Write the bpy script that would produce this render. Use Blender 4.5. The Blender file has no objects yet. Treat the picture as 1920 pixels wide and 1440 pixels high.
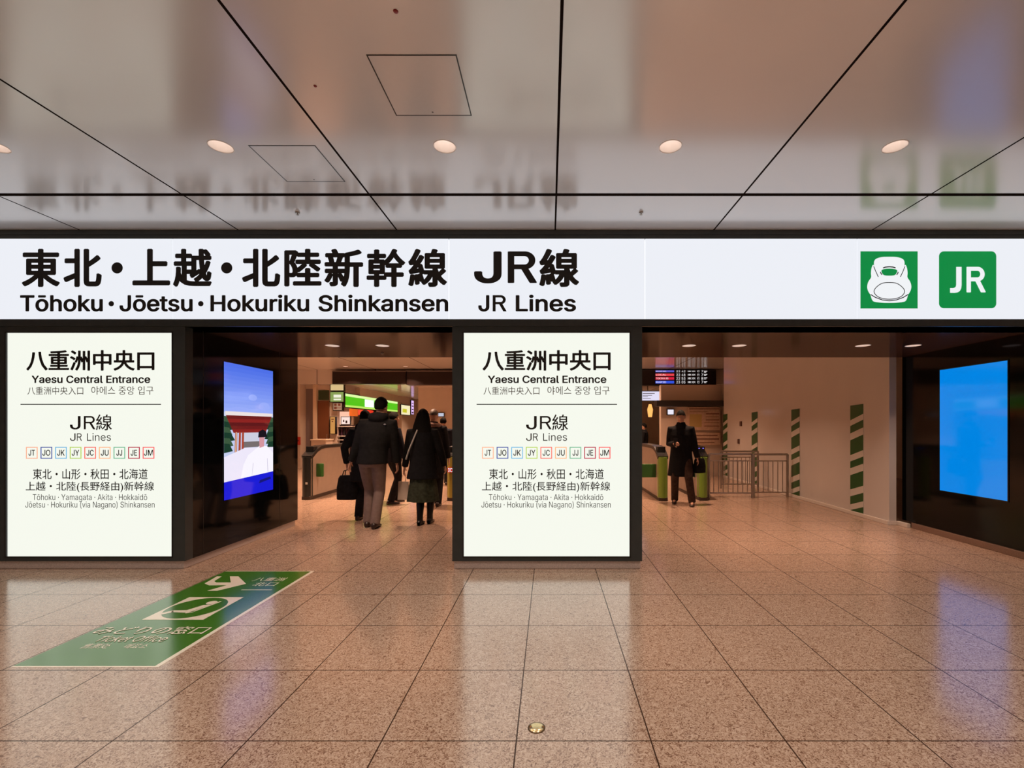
import bpy, bmesh, math, random
from mathutils.geometry import tessellate_polygon
from mathutils import Vector, Matrix, Euler
random.seed(7)
SC = bpy.context.scene
COL = SC.collection

# ------------------------------------------------------------------ camera, world, exposure
F = 870.0            # focal length in pixels of the 1920 px wide frame
VX, VY = 1030.0, 800.0
EYE = 1.40
cam_d = bpy.data.cameras.new('camera')
cam = bpy.data.objects.new('camera', cam_d)
COL.objects.link(cam)
cam.location = (0, 0, EYE)
cam.rotation_euler = (math.pi / 2, 0, 0)
cam_d.sensor_fit = 'HORIZONTAL'
cam_d.sensor_width = 36.0
cam_d.lens = F / 1920 * 36.0
cam_d.shift_x = -(VX - 960) / 1920
cam_d.shift_y = (VY - 720) / 1920
cam_d.clip_start = 0.05
SC.camera = cam

SC.view_settings.view_transform = 'Standard'
SC.view_settings.look = 'None'
SC.view_settings.gamma = 1.0
SC.view_settings.exposure = 0.0
SC.view_settings.use_curve_mapping = False

world = bpy.data.worlds.new('world')
SC.world = world
world.use_nodes = True
world.node_tree.nodes['Background'].inputs[0].default_value = (1.0, 0.82, 0.68, 1)
world.node_tree.nodes['Background'].inputs[1].default_value = 0.02

W_MAIN = 8.0        # watts of one downlight in the front concourse
W_PORTAL = 9.0       # in the portal soffit
W_HALL = 50.0        # in the inner hall
C_MAIN = (1.0, 0.83, 0.71)
C_PORTAL = (1.0, 0.66, 0.48)
C_HALL = (1.0, 0.62, 0.42)

# ------------------------------------------------------------------ helpers
def lin(c):
    c = c / 255.0
    return c / 12.92 if c <= 0.04045 else ((c + 0.055) / 1.055) ** 2.4

def rgb(r, g, b):
    return (lin(r), lin(g), lin(b))

def at(px, py, Y):
    """point of the photograph at depth Y"""
    return Vector(((px - VX) * Y / F, Y, EYE + (VY - py) * Y / F))

def gx(px, Y): return (px - VX) * Y / F
def gz(py, Y): return EYE + (VY - py) * Y / F

_mats = {}
def mat(name, color, rough=0.5, metal=0.0, emit=None, strength=1.0, ior=1.5, noise=0.0, nscale=30.0, spec=0.5, bump=0.0):
    if name in _mats: return _mats[name]
    m = bpy.data.materials.new(name); m.use_nodes = True
    nt = m.node_tree; b = nt.nodes['Principled BSDF']
    b.inputs['Base Color'].default_value = (*color, 1)
    b.inputs['Roughness'].default_value = rough
    b.inputs['Metallic'].default_value = metal
    b.inputs['IOR'].default_value = ior
    b.inputs['Specular IOR Level'].default_value = spec
    if emit is not None:
        b.inputs['Emission Color'].default_value = (*emit, 1)
        b.inputs['Emission Strength'].default_value = strength
    if noise > 0 or bump > 0:
        tc = nt.nodes.new('ShaderNodeTexCoord')
        nz = nt.nodes.new('ShaderNodeTexNoise'); nz.inputs['Scale'].default_value = nscale
        nz.inputs['Detail'].default_value = 4
        nt.links.new(tc.outputs['Object'], nz.inputs['Vector'])
        if noise > 0:
            rp = nt.nodes.new('ShaderNodeValToRGB')
            rp.color_ramp.elements[0].position = 0.3; rp.color_ramp.elements[1].position = 0.7
            rp.color_ramp.elements[0].color = (*[c * (1 - noise) for c in color], 1)
            rp.color_ramp.elements[1].color = (*[min(1, c * (1 + noise)) for c in color], 1)
            nt.links.new(nz.outputs['Fac'], rp.inputs['Fac'])
            nt.links.new(rp.outputs['Color'], b.inputs['Base Color'])
        if bump > 0:
            bp = nt.nodes.new('ShaderNodeBump'); bp.inputs['Strength'].default_value = bump
            bp.inputs['Distance'].default_value = 0.01
            nt.links.new(nz.outputs['Fac'], bp.inputs['Height'])
            nt.links.new(bp.outputs['Normal'], b.inputs['Normal'])
    _mats[name] = m
    return m

def glow(name, r, g, b, s=1.0, rough=0.4):
    return mat(name, (0.0, 0.0, 0.0), rough, emit=rgb(r, g, b), strength=s)

class MB:
    """collects shapes; build() links them as one mesh object"""
    def __init__(self): self.v = []; self.f = []; self.m = []; self.cur = 0; self.smooth = []
        
    def add(self, vs, fs, smooth=False):
        n = len(self.v)
        self.v += [tuple(p) for p in vs]
        for f in fs:
            self.f.append([i + n for i in f]); self.m.append(self.cur); self.smooth.append(smooth)
        return self
    def box(self, x0, x1, y0, y1, z0, z1):
        v = [(x0,y0,z0),(x1,y0,z0),(x1,y1,z0),(x0,y1,z0),(x0,y0,z1),(x1,y0,z1),(x1,y1,z1),(x0,y1,z1)]
        return self.add(v, [(0,3,2,1),(4,5,6,7),(0,1,5,4),(1,2,6,5),(2,3,7,6),(3,0,4,7)])
    def bbox(self, x0, x1, y0, y1, z0, z1, r=0.01, seg=2):
        bm = bmesh.new()
        bmesh.ops.create_cube(bm, size=1.0)
        for q in bm.verts:
            q.co = Vector((x0 + (q.co.x + .5) * (x1 - x0), y0 + (q.co.y + .5) * (y1 - y0), z0 + (q.co.z + .5) * (z1 - z0)))
        bmesh.ops.bevel(bm, geom=bm.edges[:], offset=r, segments=seg, profile=0.5, affect='EDGES')
        return self.addbm(bm)
    def addbm(self, bm, smooth=False):
        bm.verts.index_update()
        self.add([q.co[:] for q in bm.verts], [[q.index for q in f.verts] for f in bm.faces], smooth)
        bm.free(); return self
    def tube(self, pts, radii, n=12, cap=True, smooth=True):
        pts = [Vector(p) for p in pts]
        if not isinstance(radii, (list, tuple)): radii = [radii] * len(pts)
        rings = []; prev = None
        for i, p in enumerate(pts):
            d = (pts[min(i + 1, len(pts) - 1)] - pts[max(i - 1, 0)]).normalized()
            if prev is None:
                u = d.cross(Vector((0, 0, 1)))
                if u.length < 1e-3: u = d.cross(Vector((0, 1, 0)))
            else:
                u = prev - d * prev.dot(d)
            u.normalize(); prev = u; w = d.cross(u)
            rings.append([p + (u * math.cos(a) + w * math.sin(a)) * radii[i] for a in [2 * math.pi * k / n for k in range(n)]])
        return self.rings(rings, cap, smooth)
    def rings(self, rings, cap=True, smooth=True):
        n = len(rings[0]); vs = [p for r in rings for p in r]; fs = []
        for i in range(len(rings) - 1):
            for k in range(n):
                a = i * n + k; b = i * n + (k + 1) % n
                fs.append((a, b, b + n, a + n))
        self.add(vs, fs, smooth)
        if cap:
            self.add(rings[0], [list(range(n))[::-1]]); self.add(rings[-1], [list(range(n))])
        return self
    def loft(self, secs, n=24, cap=True):
        """secs: (x, y, z, rx, ry)"""
        return self.rings([[Vector((x + rx * math.cos(2*math.pi*k/n), y + ry * math.sin(2*math.pi*k/n), z)) for k in range(n)] for x, y, z, rx, ry in secs], cap)
    def ell(self, c, r, n=16, m=10, M=None):
        vs = []; fs = []
        for i in range(m + 1):
            t = math.pi * i / m
            for k in range(n):
                a = 2 * math.pi * k / n
                p = Vector((r[0]*math.sin(t)*math.cos(a), r[1]*math.sin(t)*math.sin(a), r[2]*math.cos(t)))
                if M: p = M @ p
                vs.append(Vector(c) + p)
        for i in range(m):
            for k in range(n):
                fs.append((i*n+k, (i+1)*n+k, (i+1)*n+(k+1)%n, i*n+(k+1)%n))
        return self.add(vs, fs, True)
    def disc(self, c, r, axis='z', n=32, r0=0.0):
        """flat disc or ring facing along axis"""
        def P(rad, a):
            x, y = rad * math.cos(a), rad * math.sin(a)
            return {'z': (c[0]+x, c[1]+y, c[2]), 'y': (c[0]+x, c[1], c[2]+y), 'x': (c[0], c[1]+x, c[2]+y)}[axis]
        A = [2*math.pi*k/n for k in range(n)]
        if r0 <= 0: return self.add([P(r, a) for a in A], [list(range(n))])
        return self.add([P(r, a) for a in A] + [P(r0, a) for a in A], [(k, (k+1) % n, n+(k+1) % n, n+k) for k in range(n)])
    def prism(self, poly, fn, d):
        """outline poly of 2D points mapped by fn(u,v,w) to 3D; w from 0 to d"""
        n = len(poly)
        bm = bmesh.new()
        a = [bm.verts.new(fn(u, v, 0)) for u, v in poly]; b = [bm.verts.new(fn(u, v, d)) for u, v in poly]
        for t in tessellate_polygon([[Vector((u, v, 0)) for u, v in poly]]):
            bm.faces.new([a[k] for k in t]); bm.faces.new([b[k] for k in t][::-1])
        for i in range(n): bm.faces.new((a[i], b[i], b[(i+1) % n], a[(i+1) % n]))
        bmesh.ops.recalc_face_normals(bm, faces=bm.faces)
        return self.addbm(bm)
    def mesh(self, name):
        me = bpy.data.meshes.new(name)
        me.from_pydata(self.v, [], self.f); 
        for p, mi, s in zip(me.polygons, self.m, self.smooth): p.material_index = mi; p.use_smooth = s
        me.update(); return me

def wloc(o):
    v = Vector((0, 0, 0))
    while o: v += o.location; o = o.parent
    return v

def obj(name, mb, mats, parent=None, local=False, origin=None):
    """link mb as one mesh object; vertices are world coordinates unless local"""
    me = mb.mesh(name) if isinstance(mb, MB) else mb
    o = bpy.data.objects.new(name, me); COL.objects.link(o)
    for m in (mats if isinstance(mats, (list, tuple)) else [mats]): me.materials.append(m)
    if parent:
        o.parent = parent
        if not local: me.transform(Matrix.Translation(-wloc(parent)))
    elif origin is not None:
        me.transform(Matrix.Translation(-Vector(origin))); o.location = origin
    return o

def tag(o, label=None, cat=None, group=None, kind=None):
    if label: o['label'] = label
    if cat: o['category'] = cat
    if group: o['group'] = group
    if kind: o['kind'] = kind
    return o

def thing(name, loc, label, cat, group=None, rz=0.0):
    o = bpy.data.objects.new(name, None); COL.objects.link(o)
    o.empty_display_size = 0.1
    o.location = loc; o.rotation_euler = (0, 0, rz)
    return tag(o, label, cat, group)

def struct(name, mb, mats, label, cat):
    o = obj(name, mb, mats); return tag(o, label, cat, kind='structure')

def dup(root, loc, label, group=None):
    r = root.copy(); COL.objects.link(r); r.location = loc; r['label'] = label
    if group: r['group'] = group
    for ch in list(root.children):
        c = ch.copy(); COL.objects.link(c); c.parent = r
        for g in list(ch.children):
            d = g.copy(); COL.objects.link(d); d.parent = c
    return r

def remeshed(mb, voxel, smooth=6):
    me = mb.mesh('tmp'); o = bpy.data.objects.new('tmp', me); COL.objects.link(o)
    md = o.modifiers.new('r', 'REMESH'); md.mode = 'VOXEL'; md.voxel_size = voxel; md.use_smooth_shade = True
    if smooth:
        s = o.modifiers.new('s', 'SMOOTH'); s.iterations = smooth; s.factor = 0.5
    dg = bpy.context.evaluated_depsgraph_get(); dg.update()
    r = bpy.data.meshes.new_from_object(o.evaluated_get(dg))
    bpy.data.objects.remove(o); bpy.data.meshes.remove(me)
    for p in r.polygons: p.use_smooth = True
    return r

_sans = None
try:
    import os
    _sans = bpy.data.fonts.load(os.path.join(bpy.utils.system_resource('DATAFILES'), 'fonts', 'Inter.woff2'))
except Exception:
    _sans = None

_glyphs = {}
def glyph_shape(body, thin=0.0):
    """outlines of a string as (points, triangles); every outer contour is filled on its own, minus the holes inside it"""
    latin = all(ord(ch) < 0x250 or ch in '•' for ch in body)
    key = (body, thin)
    if key in _glyphs: return _glyphs[key]
    if body == 'R':
        pts, tris, sw = [], [], 0.135
        def quad(a, b, c, d, layer):
            n = len(pts); pts.extend(Vector((*q, layer)) for q in (a, b, c, d)); tris.extend(([n, n+1, n+2], [n, n+2, n+3]))
        quad((0, 0), (sw, 0), (sw, 1), (0, 1), 0)
        path = [(sw*.4, 1), (.46, 1)] + [(.46 + .275*math.cos(a), .725 + .275*math.sin(a)) for a in [math.pi/2 - math.pi*k/14 for k in range(1, 14)]] + [(.46, .45), (sw*.4, .45)]
        inn = [(sw*.4, 1 - sw*.9), (.46, 1 - sw*.9)] + [(.46 + (.275 - sw)*math.cos(a), .725 + (.275 - sw*.9)*math.sin(a)) for a in [math.pi/2 - math.pi*k/14 for k in range(1, 14)]] + [(.46, .45 + sw*.9), (sw*.4, .45 + sw*.9)]
        for k in range(len(path) - 1): quad(path[k], inn[k], inn[k+1], path[k+1], 1)
        quad((.37, .47), (.62, 0), (.78, 0), (.525, .47), 2)
        _glyphs[key] = (pts, tris); return pts, tris
    c = bpy.data.curves.new('t', 'FONT'); c.body = body; c.offset = thin; c.resolution_u = 4; c.fill_mode = 'NONE'
    if _sans and latin: c.font = _sans
    o = bpy.data.objects.new('t', c); COL.objects.link(o)
    dg = bpy.context.evaluated_depsgraph_get(); dg.update()
    me = bpy.data.meshes.new_from_object(o.evaluated_get(dg))
    bpy.data.objects.remove(o); bpy.data.curves.remove(c)
    nxt = {}
    for e in me.edges: nxt.setdefault(e.vertices[0], []).append(e.vertices[1])
    P = [v.co.to_2d() for v in me.vertices]; bpy.data.meshes.remove(me)
    loops = []; seen = set()
    for a in sorted(nxt):
        if a in seen: continue
        lp = [a]; seen.add(a); b = nxt[a][0]
        while b != a and b not in seen and b in nxt: lp.append(b); seen.add(b); b = nxt[b][0]
        if len(lp) > 2: loops.append([P[q] for q in lp])
    area = lambda L: sum(L[k].x * L[k-1].y - L[k-1].x * L[k].y for k in range(len(L))) / 2
    def inside(p, L):
        r = False
        for k in range(len(L)):
            a, b = L[k], L[k-1]
            if (a.y > p.y) != (b.y > p.y) and p.x < (b.x - a.x) * (p.y - a.y) / (b.y - a.y) + a.x: r = not r
        return r
    big = max(loops, key=lambda L: abs(area(L))); sg = 1 if area(big) > 0 else -1
    outer = [L for L in loops if area(L) * sg > 0]; holes = [L for L in loops if area(L) * sg < 0]
    pts, tris = [], []
    for li, L in enumerate(outer):
        hs = [h for h in holes if sum(inside(q, L) for q in h) > len(h) * 0.6]
        n = len(pts)
        fl = [q for X in [L] + hs for q in X]
        pts += [Vector((q.x, q.y, li % 3)) for q in fl]
        for t in tessellate_polygon([[Vector((q.x, q.y, 0)) for q in X] for X in [L] + hs]): tris.append([k + n for k in t])
    _glyphs[key] = (pts, tris)
    return pts, tris

def text_into(mb, body, u0, u1, v0, v1, fn, weight=0.0, cap=None, th=0.001):
    """fit the writing into u0..u1 x v0..v1 of a plane given by fn(u,v,w); with cap=True v0 is the baseline and v1 the height
    of a capital; a positive weight (in em) thickens the strokes by drawing the glyph several times around its place"""
    if cap is None: cap = any(ch.isascii() and ch.isalpha() for ch in body)
    pts, tris = glyph_shape(body, min(0.0, weight))
    X0, X1 = min(p.x for p in pts), max(p.x for p in pts); Y0, Y1 = min(p.y for p in pts), max(p.y for p in pts)
    if cap:
        h, _ = glyph_shape('H', min(0.0, weight)); Y0, Y1 = min(p.y for p in h), max(p.y for p in h)
    if body == 'R': Y0, Y1 = 0.0, 1.0
    w = max(0.0, weight); wy = w * 0.75
    sx = (u1 - u0) / (X1 - X0 + 2*w); sy = (v1 - v0) / (Y1 - Y0 + 2*wy)
    offs = [(0, 0)] if w == 0 else [(w*math.cos(a), wy*math.sin(a)) for a in [math.pi*(k + .5)/4 for k in range(8)]] + [(0, 0)]
    for oi, (dx, dy) in enumerate(offs):
        q = [fn(u0 + (p.x - X0 + w + dx) * sx, v0 + (p.y - Y0 + wy + dy) * sy, th + 0.00006 * (oi * 3 + p.z)) for p in pts]
        tr = tris
        if tris:
            a, b, c = [Vector(q[k]) for k in tris[0]]
            out = Vector(fn(0, 0, 1)) - Vector(fn(0, 0, 0))
            if (b - a).cross(c - a).dot(out) < 0: tr = [t[::-1] for t in tris]
        mb.add(q, tr)
    return mb

# ------------------------------------------------------------------ materials of the setting
def floor_material():
    m = bpy.data.materials.new('polished granite tiles'); m.use_nodes = True
    nt = m.node_tree; N = nt.nodes; L = nt.links; b = N['Principled BSDF']
    tc = N.new('ShaderNodeTexCoord')
    def noise(scale, detail, dist=0.0):
        n = N.new('ShaderNodeTexNoise'); n.inputs['Scale'].default_value = scale
        n.inputs['Detail'].default_value = detail; n.inputs['Distortion'].default_value = dist
        L.new(tc.outputs['Object'], n.inputs['Vector']); return n
    n1 = noise(62, 3, 2.2)
    r1 = N.new('ShaderNodeValToRGB'); cr = r1.color_ramp
    cr.elements[0].position = 0.36; cr.elements[0].color = (0.20, 0.105, 0.065, 1)
    cr.elements[1].position = 0.62; cr.elements[1].color = (0.62, 0.47, 0.36, 1)
    e = cr.elements.new(0.46); e.color = (0.43, 0.28, 0.195, 1)
    L.new(n1.outputs['Fac'], r1.inputs['Fac'])
    n2 = noise(3.0, 2)
    r2 = N.new('ShaderNodeValToRGB')
    r2.color_ramp.elements[0].color = (0.92, 0.90, 0.88, 1); r2.color_ramp.elements[1].color = (1.0, 1.0, 1.0, 1)
    L.new(n2.outputs['Fac'], r2.inputs['Fac'])
    mx = N.new('ShaderNodeMix'); mx.data_type = 'RGBA'; mx.blend_type = 'MULTIPLY'; mx.inputs['Factor'].default_value = 1
    L.new(r1.outputs['Color'], mx.inputs[6]); L.new(r2.outputs['Color'], mx.inputs[7])
    mask = joints(nt, tc.outputs['Object'], (-0.147, 0.60), (3.867, 0.60), 0.0065, 0.0065)
    jm = N.new('ShaderNodeMix'); jm.data_type = 'RGBA'
    L.new(mask, jm.inputs['Factor']); L.new(mx.outputs[2], jm.inputs[6]); jm.inputs[7].default_value = (0.05, 0.025, 0.015, 1)
    L.new(jm.outputs[2], b.inputs['Base Color'])
    inv = N.new('ShaderNodeMath'); inv.operation = 'MULTIPLY_ADD'; inv.inputs[1].default_value = -0.45; inv.inputs[2].default_value = 0.5
    L.new(mask, inv.inputs[0]); L.new(inv.outputs[0], b.inputs['Specular IOR Level'])
    b.inputs['Roughness'].default_value = 0.16
    b.inputs['IOR'].default_value = 2.0
    return m

def joints(nt, vec, gxp, gyp, wx, wy, ylines=None):
    """mask that is 1 on a grid of joints: gxp = (offset, pitch) in x, gyp in y (None for none)"""
    N = nt.nodes; L = nt.links
    sp = N.new('ShaderNodeSeparateXYZ'); L.new(vec, sp.inputs[0])
    def M(op, a, b=None):
        n = N.new('ShaderNodeMath'); n.operation = op
        for i, q in enumerate((a, b)):
            if q is None: continue
            if isinstance(q, (int, float)): n.inputs[i].default_value = q
            else: L.new(q, n.inputs[i])
        return n.outputs[0]
    def grid(s, off, pitch, w):
        t = M('FRACT', M('ADD', M('DIVIDE', M('SUBTRACT', s, off), pitch), 100.5))
        return M('LESS_THAN', M('ABSOLUTE', M('SUBTRACT', t, 0.5)), w / 2 / pitch)
    out = grid(sp.outputs[0], *gxp, wx)
    if gyp: out = M('MAXIMUM', out, grid(sp.outputs[1], *gyp, wy))
    for y in (ylines or []):
        out = M('MAXIMUM', out, M('LESS_THAN', M('ABSOLUTE', M('SUBTRACT', sp.outputs[1], y)), wy / 2))
    return out

def panel_material(name, color, jcolor, gxp, ylines, wx, wy, rough, ior, gyp=None):
    m = bpy.data.materials.new(name); m.use_nodes = True
    nt = m.node_tree; N = nt.nodes; L = nt.links; b = N['Principled BSDF']
    tc = N.new('ShaderNodeTexCoord')
    mask = joints(nt, tc.outputs['Object'], gxp, gyp, wx, wy, ylines)
    jm = N.new('ShaderNodeMix'); jm.data_type = 'RGBA'
    L.new(mask, jm.inputs['Factor']); jm.inputs[6].default_value = (*color, 1); jm.inputs[7].default_value = (*jcolor, 1)
    L.new(jm.outputs[2], b.inputs['Base Color'])
    sp = N.new('ShaderNodeMath'); sp.operation = 'SUBTRACT'; sp.inputs[0].default_value = 1.0; L.new(mask, sp.inputs[1])
    sc = N.new('ShaderNodeMath'); sc.operation = 'MULTIPLY'; sc.inputs[1].default_value = 0.5
    L.new(sp.outputs[0], sc.inputs[0]); L.new(sc.outputs[0], b.inputs['Specular IOR Level'])
    b.inputs['Roughness'].default_value = rough; b.inputs['IOR'].default_value = ior
    return m

M_FLOOR = floor_material()
M_CEIL = panel_material('glossy white ceiling panels', (0.62, 0.62, 0.63), (0.012, 0.008, 0.007), (0.058, 1.555), [3.86], 0.016, 0.046, 0.19, 2.5)
M_HALLCEIL = panel_material('glossy hall ceiling panels', (0.70, 0.62, 0.55), (0.02, 0.012, 0.01), (0.058, 1.98), [9.0, 12.4], 0.02, 0.03, 0.15, 1.6)
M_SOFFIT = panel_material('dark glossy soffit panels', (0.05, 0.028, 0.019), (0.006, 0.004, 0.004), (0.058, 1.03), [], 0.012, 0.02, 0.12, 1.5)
def metal_panel(m, fac, rough):
    """dark coated metal: a constant share of mirror reflection over the panel colour"""
    nt = m.node_tree; N = nt.nodes; L = nt.links
    src = N['Principled BSDF'].inputs['Base Color'].links[0].from_socket
    df = N.new('ShaderNodeBsdfDiffuse'); gl = N.new('ShaderNodeBsdfGlossy'); mx = N.new('ShaderNodeMixShader')
    L.new(src, df.inputs['Color']); gl.inputs['Roughness'].default_value = rough; gl.inputs['Color'].default_value = (1, 0.96, 0.94, 1)
    mx.inputs[0].default_value = fac
    L.new(df.outputs[0], mx.inputs[1]); L.new(gl.outputs[0], mx.inputs[2]); L.new(mx.outputs[0], N['Material Output'].inputs['Surface'])
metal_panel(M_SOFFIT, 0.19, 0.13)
M_BLACK = mat('black polished glass wall', (0.002, 0.0025, 0.0025), 0.08, ior=1.38)
M_FRAME = mat('dark grey metal frame', (0.036, 0.047, 0.050), 0.35, metal=0.0, noise=0.08, nscale=12)
M_FRAME2 = mat('darker metal reveal', (0.008, 0.008, 0.008), 0.3)
M_PLINTH = mat('grey pink granite plinth', (0.56, 0.47, 0.43), 0.25, noise=0.18, nscale=120)
M_SKIRT = mat('brown granite skirting', (0.22, 0.135, 0.10), 0.25, noise=0.22, nscale=120)
M_BEIGE = mat('beige wall panels', (0.62, 0.50, 0.40), 0.35, noise=0.03, nscale=3)
M_REAR = mat('pale rear wall', (0.60, 0.50, 0.42), 0.5, noise=0.05, nscale=2)
M_INK = mat('black sign lettering', (0.012, 0.010, 0.009), 0.5)
M_INK2 = mat('charcoal thin lettering', (0.05, 0.05, 0.045), 0.5)
M_INK3 = mat('grey thin lettering', (0.16, 0.16, 0.15), 0.5)
M_LENS = mat('glowing downlight lamp', (0, 0, 0), 0.5, emit=(1.0, 0.87, 0.78), strength=4.5)
M_REFLECT = mat('white downlight reflector', (0.85, 0.78, 0.74), 0.25)
M_STEEL = mat('brushed stainless steel', (0.42, 0.38, 0.34), 0.3, metal=0.9, noise=0.08, nscale=60)

# ------------------------------------------------------------------ floor and ceilings
X0, X1, YB, YF = -9.5, 9.5, -9.0, 27.0
CZ = 3.33            # ceiling height
PY0, PY1 = 4.56, 6.60   # portal wall front and back
SZ = 2.385           # portal soffit height
struct('floor', MB().box(X0, X1, YB, YF, -0.2, 0.0), M_FLOOR, 'polished pinkish granite tile floor of the station hall', 'floor')

PORTAL_LAMPS = [(gx(p, 5.64), 5.64) for p in (623, 717, 1292, 1386, 1618, 1712)]
MAIN_LAMPS = [(gx(p, 3.198), 3.198) for p in (-10, 414, 834, 1257, 1678)]
HALL_LAMPS = [(-6.55, 14.9), (-4.62, 14.9)]

def holed(slab, holes, z0, z1):
    me = slab.mesh('slab'); o = bpy.data.objects.new('slab', me); COL.objects.link(o)
    cut = MB()
    for x, y, r in holes: cut.rings([[Vector((x + r*math.cos(2*math.pi*k/40), y + r*math.sin(2*math.pi*k/40), z)) for k in range(40)] for z in (z0 - .05, z1 + .05)], True, False)
    cm = cut.mesh('cut'); co = bpy.data.objects.new('cut', cm); COL.objects.link(co)
    md = o.modifiers.new('b', 'BOOLEAN'); md.object = co; md.operation = 'DIFFERENCE'; md.solver = 'EXACT'
    dg = bpy.context.evaluated_depsgraph_get(); dg.update()
    r = bpy.data.meshes.new_from_object(o.evaluated_get(dg))
    bpy.data.objects.remove(o); bpy.data.objects.remove(co)
    for p in r.polygons: p.material_index = 0
    r.materials.clear()
    return r

c = obj('ceiling', holed(MB().box(X0, X1, YB, PY0, CZ, CZ + 0.16), [(x, y, 0.075) for x, y in MAIN_LAMPS], CZ, CZ + .16), M_CEIL)
tag(c, 'glossy off-white panelled ceiling with dark joints above the front concourse', 'ceiling', kind='structure')
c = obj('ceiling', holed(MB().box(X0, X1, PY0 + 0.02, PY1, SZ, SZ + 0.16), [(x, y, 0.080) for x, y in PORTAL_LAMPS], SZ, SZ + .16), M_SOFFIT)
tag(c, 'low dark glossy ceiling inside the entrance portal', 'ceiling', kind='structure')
c = obj('ceiling', holed(MB().box(X0, X1, PY1, 15.7, CZ, CZ + 0.16), [(x, y, 0.075) for x, y in HALL_LAMPS], CZ, CZ + .16), M_HALLCEIL)
tag(c, 'glossy beige ceiling of the inner hall above the ticket gates', 'ceiling', kind='structure')
struct('ceiling', MB().box(X0, X1, 15.7, YF, 2.84, CZ + 0.16), M_HALLCEIL, 'lower ceiling at the far end of the inner hall', 'ceiling')

# ------------------------------------------------------------------ outer walls
struct('wall_rear', MB().box(X0, X1, YB - 0.2, YB, 0, CZ), M_REAR, 'pale wall behind the viewer', 'wall')
struct('wall_side', MB().box(X0 - 0.2, X0, YB, YF, 0, CZ), M_REAR, 'pale side wall left of the concourse', 'wall')
struct('wall_side', MB().box(X1, X1 + 0.2, YB, YF, 0, CZ), M_REAR, 'pale side wall right of the concourse', 'wall')
struct('wall_far', MB().box(X0, X1, YF, YF + 0.2, 0, CZ), M_BEIGE, 'beige wall at the far end of the inner hall', 'wall')

# ------------------------------------------------------------------ portal: header, three black blocks, plinths
SGN_Z0, SGN_Z1 = gz(599, 4.56), gz(448.5, 4.56)
hb = MB()
hb.box(X0, X1, PY0 - 0.012, PY0 + 0.30, SZ, SGN_Z0)
hb.box(X0, X1, PY0 - 0.012, PY0 + 0.30, SGN_Z1, CZ)
hb.box(X0, X1, PY0 + 0.03, PY1, SZ + 0.16, CZ)
hb.box(X0, X1, PY0 - 0.02, PY0 - 0.012, gz(441, 4.56), gz(438, 4.56))
struct('wall_header', hb, M_FRAME, 'dark grey header above the portal openings', 'wall')

LX, RX = -3.58, 5.02
PL, PR = gx(848, 4.56), gx(1204, 4.56)
pz = gz(1052, 4.56)
BOX_Z0, BOX_Z1 = gz(1043.5, 4.56), gz(624, 4.56)
LBX = (gx(11.5, 4.56), gx(322, 4.56)); CBX = (gx(869.5, 4.56), gx(1180.5, 4.56))

def block(name, x0, x1, bx, label):
    """black portal block; around the light box its front is a grey metal frame"""
    b = MB()
    b.box(x0, x1, PY0 + 0.10, PY1, pz, SZ)                     # core with glass sides
    if bx is None:
        b.box(x0, x1, PY0, PY0 + 0.10, pz, SZ)
    else:
        b.cur = 1
        b.box(x0, bx[0] - 0.012, PY0, PY0 + 0.10, pz, SZ)
        b.box(bx[1] + 0.012, x1, PY0, PY0 + 0.10, pz, SZ)
        b.box(bx[0] - 0.012, bx[1] + 0.012, PY0, PY0 + 0.10, BOX_Z1 + 0.012, SZ)
        b.box(bx[0] - 0.012, bx[1] + 0.012, PY0, PY0 + 0.10, pz, BOX_Z0 - 0.012)
    struct(name, b, [M_BLACK, M_FRAME], label, 'wall')
block('wall_left', X0, LX, LBX, 'black glass portal pier with the left light box')
block('wall_middle', PL, PR, CBX, 'black portal pier between the two openings')
block('wall_right', RX, X1, None, 'black glass portal wall around the blue screen')
# panel joints of the glass side of the left pier
for yy in (4.80, 6.16):
    struct('trim_1', MB().box(LX - 0.002, LX + 0.0015, yy - 0.003, yy + 0.003, pz, SZ), M_FRAME2, 'thin joint between black glass panels', 'joint')
pb = lambda x0, x1: MB().bbox(x0, x1, PY0 + 0.012, PY1 - 0.03, 0, pz, 0.004, 1)
struct('baseboard_left', pb(X0, LX - 0.02), M_PLINTH, 'grey pink granite plinth under the left pier', 'plinth')
struct('baseboard_middle', pb(PL + 0.015, PR - 0.015), M_PLINTH, 'grey pink granite plinth under the middle pier', 'plinth')
struct('baseboard_right', MB().bbox(RX - 0.02, X1, PY0 + 0.012, 6.41, 0, 0.075, 0.004, 1), M_SKIRT, 'brown granite skirting under the right black wall', 'plinth')

# ------------------------------------------------------------------ overhead station sign
S = lambda px, py, d=0.0: Vector((gx(px, 4.56), PY0 - 0.012 - d, gz(py, 4.56)))
def on_front(y):
    return lambda u, v, w: Vector((u, y - w, v))
def px_text(mb, body, x0, x1, y0, y1, y, weight=0.0):
    return text_into(mb, body, gx(x0, 4.56), gx(x1, 4.56), gz(y1, 4.56), gz(y0, 4.56), on_front(y), weight)

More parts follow.
